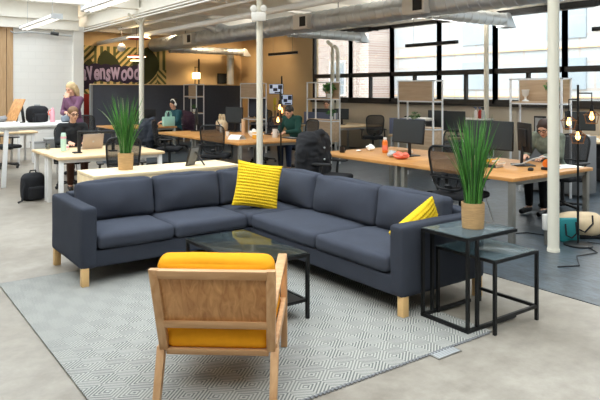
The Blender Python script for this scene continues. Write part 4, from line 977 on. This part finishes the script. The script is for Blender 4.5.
def bar_light(label, x, y0, y1, z, e=80, th=.07, top=3.74):
    t = thing('linear_light', label, 'ceiling light', (x, y0, z), 0, 'black linear pendant lights')
    MB().box(-.04, .04, 0, y1-y0, -th/2, th/2, .004).build('housing', 'black_metal', t)
    MB().box(-.03, .03, .03, y1-y0-.03, -th/2-.004, -th/2).build('diffuser', 'white_paint', t)
    area('added_uplight', (x, (y0+y1)/2, z+.05), (PI, 0, 0), .06, y1-y0-.1, e, '#fffaf2')  # lamp added on top of the housing to brighten ceiling and background
    for f in (.15, .85): MB().tube([(0, f*(y1-y0), th/2), (0, f*(y1-y0), top-z)], .004, 5).build('wire', 'black_metal', t)
bar_light('black linear light hanging in front of the tan wall by the middle column', 9.7, 13.5, 14.85, 2.69, 25)
bar_light('black linear light hanging in front of the windows left of centre', 10.0, 8.32, 9.75, 2.66)
bar_light('black linear light cut by the right edge of the photo', 10.0, 4.0, 5.48, 2.69, 90)
for y0, y1, lab in ((12.7, 15.0, 'long black blind box along the top of the far windows'), (6.28, 8.52, 'long black blind box along the top of the right windows, behind the near column')):
    t = thing('blind_box', lab, 'blind', (11.62, y0, 3.36), 0, 'black blind boxes above the windows')
    MB().box(-.07, .07, 0, y1-y0, -.065, .065, .01).build('housing', 'black_metal', t)
    for f in (.05, .95): MB().box(.07, .4, f*(y1-y0)-.02, f*(y1-y0)+.02, -.02, .03).build('wall_bracket', 'black_metal', t)
    MB().box(-.02, .02, .05, y1-y0-.05, -.08, -.065).build('blind_edge', 'mid_grey', t)
for (x, y0, y1, z), lab in zip(((3.62, 13.9, 17.0, 3.24), (3.68, 9.9, 12.0, 3.2)), ('hanging fluorescent strip light before the white wall, the lower left one', 'hanging fluorescent strip light at the top left, nearer the camera')):
    t = thing('strip_light', lab, 'ceiling light', (x, y0, z), 0, 'fluorescent strip lights')
    L = y1-y0; MB().prism([(-.13, 0), (-.06, .09), (.06, .09), (.13, 0), (.10, -.01), (-.10, -.01)], L).build('reflector', 'white_metal', t, smooth=False)
    for xx in (-.05, .05): MB().tube([(xx, .05, -.02), (xx, L-.05, -.02)], .016, 8).build('tube', 'tube_light', t)
    for f in (.12, .88): MB().tube([(0, f*L, .09), (0, f*L, 4.4-z)], .005, 5).build('wire', 'light_grey', t)
    MB().box(-.12, .12, -.01, .0, -.03, .09).box(-.12, .12, L, L+.01, -.03, .09).build('end_cap', 'light_grey', t)
# emergency light on the middle column
t = thing('emergency_light', 'white emergency light box with two round heads on the middle column', 'emergency light', (5.87, 9.32, 3.0), -.63)
MB().box(-.13, .13, -.06, .05, -.10, .06, .012).build('box', 'white_paint', t)
for x in (-.09, .09):
    h = MB().lathe([(.02, -.06), (.055, -.04), (.06, .03), (.052, .035), (0, .03)], (x, -.03, .12), 18, Matrix.Rotation(PI/2, 4, 'X')).build('lamp_head', 'white_paint', t)
    MB().cyl((x, -.03, 0), .018, .05, .09, seg=10).build('swivel', 'light_grey', h)
t = thing('security_camera', 'small dark security camera under the edge above the white wall', 'camera', (4.85, 18.95, 3.36)); MB().bar((0,0,.11), (0,0,.02), .03, .03).build('mount', 'light_grey', t); MB().tube([(-.09,-.02,-.02), (.1,-.12,-.05)], .05, 12).build('body', 'black_plastic', t)
# pendants before the mural
t = thing('pendant_light', 'pendant lamp of two glowing discs with a red ring before the mural', 'pendant light', (6.45, 16.6, 2.56))
MB().lathe([(0, .09), (.20, .085), (.27, .05), (.2, .045), (0, .045)], seg=28).build('upper_disc', 'red_paint', t); MB().cyl((0,0,0), .25, .03, .045, seg=28).build('upper_glow', 'warm_light', t)
MB().lathe([(0, -.02), (.12, -.025), (.18, -.05), (0, -.055)], seg=28).build('lower_disc', 'red_paint', t); MB().cyl((0,0,0), .17, -.075, -.055, seg=28).build('lower_glow', 'warm_light', t)
MB().cyl((0,0,0), .015, -.06, .1).tube([(0,0,.08), (0,0,1.2)], .006, 6).build('cord', 'black_plastic', t)
t = thing('pendant_light', 'flat glowing pendant lamp with a red lower rim near the ceiling, before the mural', 'pendant light', (6.35, 16.2, 3.08))
MB().lathe([(0, .05), (.28, .03), (.32, 0), (0, 0)], seg=28).build('upper_glow', 'warm_light', t); MB().lathe([(0, 0), (.31, 0), (.25, -.03), (0, -.03)], seg=28).build('lower_disc', 'red_paint', t); MB().tube([(0,0,.04), (0,0,.66)], .006, 6).build('cord', 'black_plastic', t)
t = thing('pendant_light', 'white globe lamp near the ceiling before the mural', 'pendant light', (6.75, 18.6, 2.98)); MB().ball((0,0,0), .13).build('globe', 'white_ceramic', t); MB().tube([(0,0,.12), (0,0,.76)], .008, 6).build('cord', 'black_plastic', t)
t = thing('wall_lamp', 'glowing square lantern on a post against the tan far wall', 'lamp', (10.0, 20.05, 2.2)); MB().box(-.11, .11, -.10, .10, -.12, .10, .02).build('shade', 'warm_light', t); MB().bar((0, .1, -.13), (0, .1, -.55), .03).bar((.2, .2, -.6), (.2, .2, .6), .04).bar((0, .12, .1), (0, .25, .1), .03).bar((.2,.2,.3), (0,.15,.3), .02).bar((0,.1,.12),(0,.1,.3),.02).build('bracket', 'dark_frame', t)
t = thing('television', 'small black television on the tan far wall', 'television', (11.2, 20.24, 2.1)); MB().box(-.26, .26, -.06, 0, -.19, .19, .01).build('housing', 'black_plastic', t); MB().box(-.24, .24, -.064, -.06, -.17, .17).build('display', 'screen', t); MB().box(-.06, .06, 0, .06, -.06, .06).build('bracket', 'black_plastic', t)

# ------------------------------------------------------------------ mural
t = thing('mural', 'striped mural with big purple lettering and dark leaf shapes on the far wall', 'mural', (5.0, YF-.035, 0))
MB().box(.5, 3.95, 0, .03, 0, 3.12).build('striped_ground', 'mural_stripes', t, smooth=False)
def leafshape(cx, cz, w, h, lean):
    L_ = [(cx-w*.5*math.sin(PI*k/10)**.8+lean*k/10, cz+h*k/10) for k in range(11)]; R_ = [(cx+w*.5*math.sin(PI*k/10)**.8+lean*k/10, cz+h*k/10) for k in range(9, 0, -1)]
    MB().prism(L_+R_, .004, Matrix.Translation((0, -.004, 0))).build('leaf_shape', 'olive', t, smooth=False)
leafshape(2.05, 2.0, .75, 1.0, -.25); leafshape(3.15, 1.85, .95, 1.3, .1); leafshape(1.2, 2.3, .3, .4, .1)
q = MB()
rr = random.Random(2)
for i in range(9):
    x = .15+i*.335; q.add_ = None
    q.lathe([(.0, 0), (.30, 0), (.30, .004), (0, .004)], (x, -.006-i*.0002, 2.22+rr.uniform(-.06, .05)), 24, Matrix.Rotation(PI/2, 4, 'X'))
q.box(0, 2.9, -.009, -.004, 1.98, 2.42).lathe([(.30, 0), (.42, 0), (.42, .004), (.30, .004), (.30, 0)], (1.05, -.006, 2.1), 32, Matrix.Rotation(PI/2, 4, 'X'))
q.build('dark_cloud', 'plum', t, smooth=False)
word = 'Ravenswood'; x = 0; spans = []
for ch in word:
    m_ = text_mesh(ch, 1.0, .006, .03); xs = [v.co.x for v in m_.vertices]; a_, b_ = min(xs), max(xs); bpy.data.meshes.remove(m_)
    spans.append((x, a_, b_)); x += b_-a_+.035
k = (2.96-1.20)/(x-.035-spans[2][0]); x0 = 2.96-(x-.035)*k; q = MB()
for n_, (ch, (xx, a_, b_)) in enumerate(zip(word, spans)):
    b = bmesh.new(); b.from_mesh(text_mesh(ch, 1.0, .006, .03))
    b.transform(Matrix.Translation((x0+(xx+(b_-a_)/2)*k, -.020-.001*n_, 2.04+(.05, -.03, .0, -.02, .01, -.05, .02, -.03, .03, .0)[n_])) @ Matrix.Rotation(PI/2, 4, 'X') @ Matrix.Rotation((.06, -.05, .08, -.04, .03, -.06, .02, -.08, .06, -.03)[n_], 4, 'Z') @ Matrix.Diagonal((k, (.8, .72, .86, .72, .72, .8, .78, .74, .76, .74)[n_], 1, 1)) @ Matrix.Translation((-(a_+b_)/2, 0, 0)))
    q.add(b)
me = bpy.data.meshes.new('lettering'); q.bm.to_mesh(me); q.bm.free()
link('lettering', me, 'lavender', t, smooth=False)

# ------------------------------------------------------------------ people (facing +y, origin on the floor)
def person(name, label, loc, rz, J, head, skin='skin', hair='brown_hair', style='long', top='black_knit', bottom='black_trousers', shoe='black_plastic', glasses=False, sc=1.0, sleeve=1.0):
    t = thing(name, label, 'person', loc, rz); t.scale = (sc,)*3
    P = {k: Vector(v) for k, v in J.items()}
    mid = (P['pelvis']+P['chest'])/2
    def torso(q, e):
        q.ball(P['pelvis'], (.165+e, .118+e, .115+e)); q.bone(P['pelvis'], .12+e, mid, .112+e); q.ball(mid, (.135+e, .10+e, .12+e))
        q.bone(mid, .108+e, P['chest'], .112+e); q.ball(P['chest'], (.165+e, .108+e, .15+e))
        q.bone(P['chest']+V(0, 0, .06), .085+e, P['neck']-V(0, 0, .05), .06+e)
        for s in 'LR': q.bone(P['chest']+V(0, 0, .08), .075+e, P['sh'+s], .058+e)
    def arms(q, e, f=1.0):
        for s in 'LR':
            q.bone(P['sh'+s], .056+e, P['el'+s], .043+e); w = P['el'+s].lerp(P['wr'+s], f); q.bone(P['el'+s], .043+e, w, .043-(.043-.028)*f+e)
    def legs(q, e, f=1.0):
        for s in 'LR':
            q.bone(P['hip'+s], .088+e, P['kn'+s], .058+e); w = P['kn'+s].lerp(P['an'+s], f); q.bone(P['kn'+s], .058+e, w, .04+e)
    b = MB(); torso(b, 0); arms(b, 0); legs(b, 0)
    hc = P['head']; yaw, pit = head
    hm = Matrix.Translation(hc) @ Matrix.Rotation(yaw, 4, 'Z') @ Matrix.Rotation(pit, 4, 'X')
    b.bone(P['neck']-V(0, 0, .03), .055, hc-V(0, .01, .05), .05)
    b.ball((0, -.008, .02), (.074, .094, .098), mx=hm); b.ball((0, .028, -.06), (.055, .058, .058), mx=hm); b.ball((0, .06, -.095), (.024, .02, .02), mx=hm)
    b.tube([hm @ V(0, .083, .018), hm @ V(0, .106, -.024), hm @ V(0, .088, -.034)], [.009, .014, .012], 8)
    for s in (-1, 1): b.ball((s*.075, -.005, -.005), (.012, .022, .032), mx=hm); b.ball((s*.032, .08, .03), (.022, .01, .008), mx=hm); b.ball((s*.04, .055, -.03), (.025, .025, .022), mx=hm)
    for s, sx in (('L', -1), ('R', 1)):
        d = (P['wr'+s]-P['el'+s]).normalized(); hd = Vector(J.get('hd'+s, d)).normalized(); w = P['wr'+s]
        side = hd.cross(V(0, 0, 1)); side = side.normalized() if side.length > .2 else V(1, 0, 0); dn = hd.cross(side).normalized()
        if dn.z > 0: dn = -dn
        inn = side if (side.x*-sx) > 0 else -side
        pc = w+hd*.05; b.bone(w, .026, pc, .027); b.bone(pc+inn*.022, .017, pc-inn*.024, .015)
        for k, (o_, L) in enumerate(((.030, .068), (.010, .078), (-.011, .073), (-.031, .056))):
            a0 = pc+hd*.03+inn*o_; a1 = a0+hd*L*.55+dn*.012+inn*o_*.15; a2 = a1+hd*L*.38+dn*.022; b.bone(a0, .0092, a1, .0085, 8); b.bone(a1, .0085, a2, .0072, 8)
        a0 = w+hd*.03+inn*.024; a1 = a0+hd*.028+inn*.030+dn*.006; a2 = a1+hd*.03+inn*.008+dn*.01; b.bone(a0, .012, a1, .0105, 8); b.bone(a1, .0105, a2, .009, 8)
    for s in 'LR': b.bone(P['an'+s]-V(0, 0, .02), .038, P['to'+s], .03)
    o = link('body', rm(b, .0065, 3), skin, t, ang=180)
    b = MB(); torso(b, .014); arms(b, .013, sleeve)
    b.bone(P['chest']+V(0, 0, .1), .07, P['neck']-V(0, 0, .02), .066)
    link('sweater', rm(b, .011, 3), top, t, ang=180)
    b = MB(); b.ball(P['pelvis']-V(0, 0, .02), (.180, .128, .115)); legs(b, .012, .92)
    link('trousers', rm(b, .011, 3), bottom, t, ang=180)
    for s in 'LR':
        b = MB(); b.bone(P['an'+s]-V(0, 0, .035), .046, P['to'+s], .036); link('shoe', rm(b, .01, 2), shoe, t, ang=180)
    for s in (-1, 1): MB().ball((s*.031, .0855, .012), (.012, .006, .007), seg=10, mx=hm).build('eye', 'eye', t)
    MB().ball((0, .086, -.062), (.022, .006, .007), seg=10, mx=hm).build('mouth', 'lip', t)
    b = MB(); b.ball((0, -.022, .042), (.088, .102, .094), mx=hm)
    if style == 'long':
        for s in (-1, 1): b.tube([hm @ V(s*.07, -.01, .04), hm @ V(s*.085, -.02, -.05), hm @ V(s*.082, -.035, -.17)], [.036, .034, .022], 10)
        b.tube([hm @ V(0, -.08, .03), hm @ V(0, -.095, -.08), hm @ V(0, -.09, -.20)], [.07, .075, .05], 12)
    elif style == 'tied':
        b.ball((0, -.115, .03), (.045, .045, .05), mx=hm); b.tube([hm @ V(0, -.12, .02), hm @ V(0, -.13, -.10)], [.035, .02], 8)
    elif style == 'bun': b.ball((0, -.10, .10), (.055, .055, .05), mx=hm)
    link('hair', rm(b, .008, 4), hair, t, ang=180)
    if glasses:
        q = MB()
        for s in (-1, 1):
            q.tube([hm @ V(s*.034+.026*math.cos(k*PI/8), .101, .010+.021*math.sin(k*PI/8)) for k in range(17)], .0035, 5)
            q.tube([hm @ V(s*.058, .10, .014), hm @ V(s*.078, .0, .012)], .003, 5)
        q.tube([hm @ V(-.01, .102, .014), hm @ V(.01, .102, .014)], .003, 5); q.build('glasses', 'black_plastic', t)
    return t, hm
def seated(lean=.06, reach=.34, wz=.755, knee=.42, hz=0):
    return dict(pelvis=(0, 0, .565), chest=(0, lean, .93), neck=(0, lean+.03, 1.10), head=(0, lean+.08, 1.24+hz),
        shL=(-.185, lean, 1.03), shR=(.185, lean, 1.03), elL=(-.24, lean+.10, .79), elR=(.24, lean+.10, .79), wrL=(-.13, reach, wz+.03), wrR=(.13, reach, wz+.03), hdL=(.15, 1, -.1), hdR=(-.15, 1, -.1),
        hipL=(-.09, .02, .545), hipR=(.09, .02, .545), knL=(-.11, knee, .53), knR=(.11, knee, .53), anL=(-.11, knee-.02, .10), anR=(.11, knee-.02, .10), toL=(-.13, knee+.13, .04), toR=(.13, knee+.13, .04))
# woman at the laptop
person('person', 'seated woman with tied fair hair and glasses in a black turtleneck behind the open laptop', (3.10, 10.98, -.0), S_-.05, seated(.05, .40, .765), (.10, -.12), hair='darkblond', style='tied', top='black_knit', bottom='brown_trousers', glasses=True, sc=1.02)
# standing woman, hand at her chin
J = dict(pelvis=(0, 0, .98), chest=(0, .05, 1.33), neck=(0, .07, 1.50), head=(0, .11, 1.635), shL=(-.18, .05, 1.43), shR=(.18, .05, 1.43),
    elL=(-.21, .20, 1.20), wrL=(-.06, .24, 1.44), hdL=(.3, -.2, 1), elR=(.22, .10, 1.18), wrR=(.0, .26, 1.19), hdR=(-1, .15, .1),
    hipL=(-.09, 0, .93), hipR=(.09, 0, .93), knL=(-.10, .03, .51), knR=(.10, .02, .51), anL=(-.10, 0, .10), anR=(.10, -.02, .10), toL=(-.12, .14, .04), toR=(.12, .13, .04))
person('person', 'standing blond woman in a mauve sweater, hand at her chin, at the tall white desk', (3.62, 12.55, 0), W_+.45, J, (.05, -.38), hair='blond', style='long', top='mauve', bottom='maroon_cloth', sc=1.04)
# person with headphones
t, hm = person('person', 'seated person with white headphones and dark tied hair at the far desk', (7.32, 15.85, .006), W_+.1, seated(.04, .36, .755), (.1, -.2), hair='dark_hair', style='bun', top='teal_knit', bottom='black_trousers', sc=1.03)
h = thing('headphones', 'white over-ear headphones worn by the person at the far desk', 'headphones', (0,0,0))
q = MB()
hp = t.matrix_basis @ hm
q.tube([hp @ V(.108*math.cos(a*PI/12), -.005, .012+.128*math.sin(a*PI/12)) for a in range(13)], .014, 8); q.build('headband', 'paper', h)
for s in (-1, 1): q = MB(); q.ball(hp @ V(s*.1, -.005, .0), (.035, .035, .045)); q.build('ear_cup', 'paper', h)
# person in green, back bent over the middle desk
person('person', 'seated person in a dark green sweater bent over the middle desk behind the bulb lamp', (7.62, 10.53, .006), W_+.2, seated(.20, .50, .755, hz=-.08), (.0, -.45), hair='dark_hair', style='short', top='green_knit', bottom='denim', sc=1.05)
# woman behind the near column
person('person', 'dark-haired woman with glasses leaning over the long desk behind the near column', (7.98, 4.88, .006), W_, seated(.24, .52, .755, .52, hz=-.09), (.15, -.45), hair='brown_hair', style='long', top='camo', bottom='black_trousers', glasses=True)
person('person', 'man half hidden behind the shelf divider left of the middle column', (10.2, 16.1, .006), S_-.9, seated(), (0, -.1), hair='dark_hair', style='short', top='black_knit', sc=1.02)
person('person', 'man in a dark blue shirt behind a monitor by the windows', (11.1, 13.95, .006), S_-.8, seated(), (0, -.1), hair='brown_hair', style='short', top='navy_cloth', sc=1.02)
chair(10.28, 16.0+.14, S_-.9, 'black office chair of the man half hidden behind the shelf divider')
chair(11.17, 14.05, S_-.8, 'black office chair of the man in the dark blue shirt by the windows')

# ------------------------------------------------------------------ coats over chairs
def coat(name, label, chair_xy, rz, m, w, z0, z1, seed, th=.13, back=-.27):
    t = thing(name, label, 'coat', (chair_xy[0], chair_xy[1], 0), rz)
    b = MB(); hgt = z1-z0
    b.cushion(-w/2, w/2, back-th, back+th*.9, z0, z1, .10, (.02, .05, .02), 12, .02)
    for s in (-1, 1): b.tube([(s*w*.42, back, z1-.09), (s*w*.54, back-.02, z1-.28), (s*w*.50, back-.06, z0+.12), (s*w*.46, back-.05, z0-.03)], [.085, .09, .075, .06], 12)
    b.tube([(-w*.25, back+.06, z1-.05), (0, back+.12, z1+.0), (w*.25, back+.06, z1-.05)], .06, 10)
    me = rm(b, .016, 2)
    for v in me.vertices:
        f = noise.noise(V(v.co.x*7+seed, v.co.y*7, v.co.z*16))*.022+noise.noise(V(v.co.x*18, v.co.y*18+seed, v.co.z*26))*.008
        v.co += v.normal*f
    link('shell', me, m, t, ang=180)
    q = MB()
    for z in (z1-.2, z1-.36): q.ball((w*.12, back+th*1.25, z), .014, seg=8)
    q.build('buttons', 'light_grey', t)
coat('winter_coat', 'big black winter coat draped over the chair behind the sofa', (5.42, 6.72), math.atan2(-.46, -.89), 'black_cloth', .62, .38, 1.08, 3, .16)
coat('puffer_jacket', 'dark navy puffer jacket draped over a chair at the middle desk', (5.45, 12.65), E_, 'navy_cloth', .5, .50, 1.05, 8)
coat('winter_coat', 'maroon coat draped over a chair at the right end of the far desk', (7.62, 16.4), W_-.3, 'maroon_cloth', .5, .45, 1.05, 13)

# ------------------------------------------------------------------ light and camera
sc = bpy.context.scene
w = bpy.data.worlds.new('sky'); sc.world = w; w.use_nodes = True; nt = w.node_tree
bg = nt.nodes['Background']; tc = N(nt, 'ShaderNodeTexCoord'); sp = N(nt, 'ShaderNodeSeparateXYZ'); r = N(nt, 'ShaderNodeValToRGB')
nt.links.new(tc.outputs['Generated'], sp.inputs[0]); nt.links.new(sp.outputs['Z'], r.inputs['Fac'])
r.color_ramp.elements[0].color = lin('#fbf7f0'); r.color_ramp.elements[1].color = lin('#eaeef2'); r.color_ramp.elements[1].position = .8
nt.links.new(r.outputs['Color'], bg.inputs['Color']); bg.inputs['Strength'].default_value = 5.5
area('skylight_portal', (1.85, 8.9, 4.49), (0, 0, 0), 6.9, 19.8, 1, portal=True)
area('skylight_portal', (9.1, 1.7, 3.89), (0, 0, 0), 4.2, 9.4, 1, portal=True)  # portal for the added right-bay skylight
area('window_portal', (XW+.2, 5.5, 2.42), (0, PI/2, 0), 2.1, 20.6, 1, portal=True)
sun = bpy.data.lights.new('sun', 'SUN'); sun.energy = 2.0; sun.angle = .5; sun.color = lin('#fff4e2')[:3]
o = bpy.data.objects.new('sun', sun); COL.objects.link(o); o.rotation_euler = (.35, -.75, 0)
def spot(loc, tgt, e, col, ang=1.6):
    l = bpy.data.lights.new('wall_washer', 'SPOT'); l.energy = e; l.color = lin(col)[:3]; l.spot_size = ang; l.spot_blend = .8; l.shadow_soft_size = .12
    o = bpy.data.objects.new('wall_washer', l); COL.objects.link(o); o.location = loc; o.rotation_euler = (Vector(tgt)-Vector(loc)).to_track_quat('-Z', 'Y').to_euler()
for x in (6.8, 8.4, 10.0, 11.3): spot((x, 18.4, 3.5), (x, 20.3, 2.0), 110, '#ffdcae')
spot((10.2, 17.5, 3.5), (12, 18, 2.2), 90, '#ffdcae')
cam = bpy.data.cameras.new('camera'); cam.sensor_width = 36; cam.lens = 37.2; cam.shift_y = -110/600; cam.clip_end = 200
o = bpy.data.objects.new('camera', cam); COL.objects.link(o); o.location = (0, 0, 1.68); o.rotation_euler = (PI/2, 0, -math.radians(36)); sc.camera = o
sc.view_settings.view_transform = 'Standard'; sc.view_settings.look = 'None'; sc.view_settings.exposure = .12
sc.cycles.max_bounces = 8; sc.cycles.transparent_max_bounces = 24; sc.cycles.caustics_reflective = False; sc.cycles.caustics_refractive = False
sc.cycles.use_denoising = True; sc.cycles.sample_clamp_indirect = 6
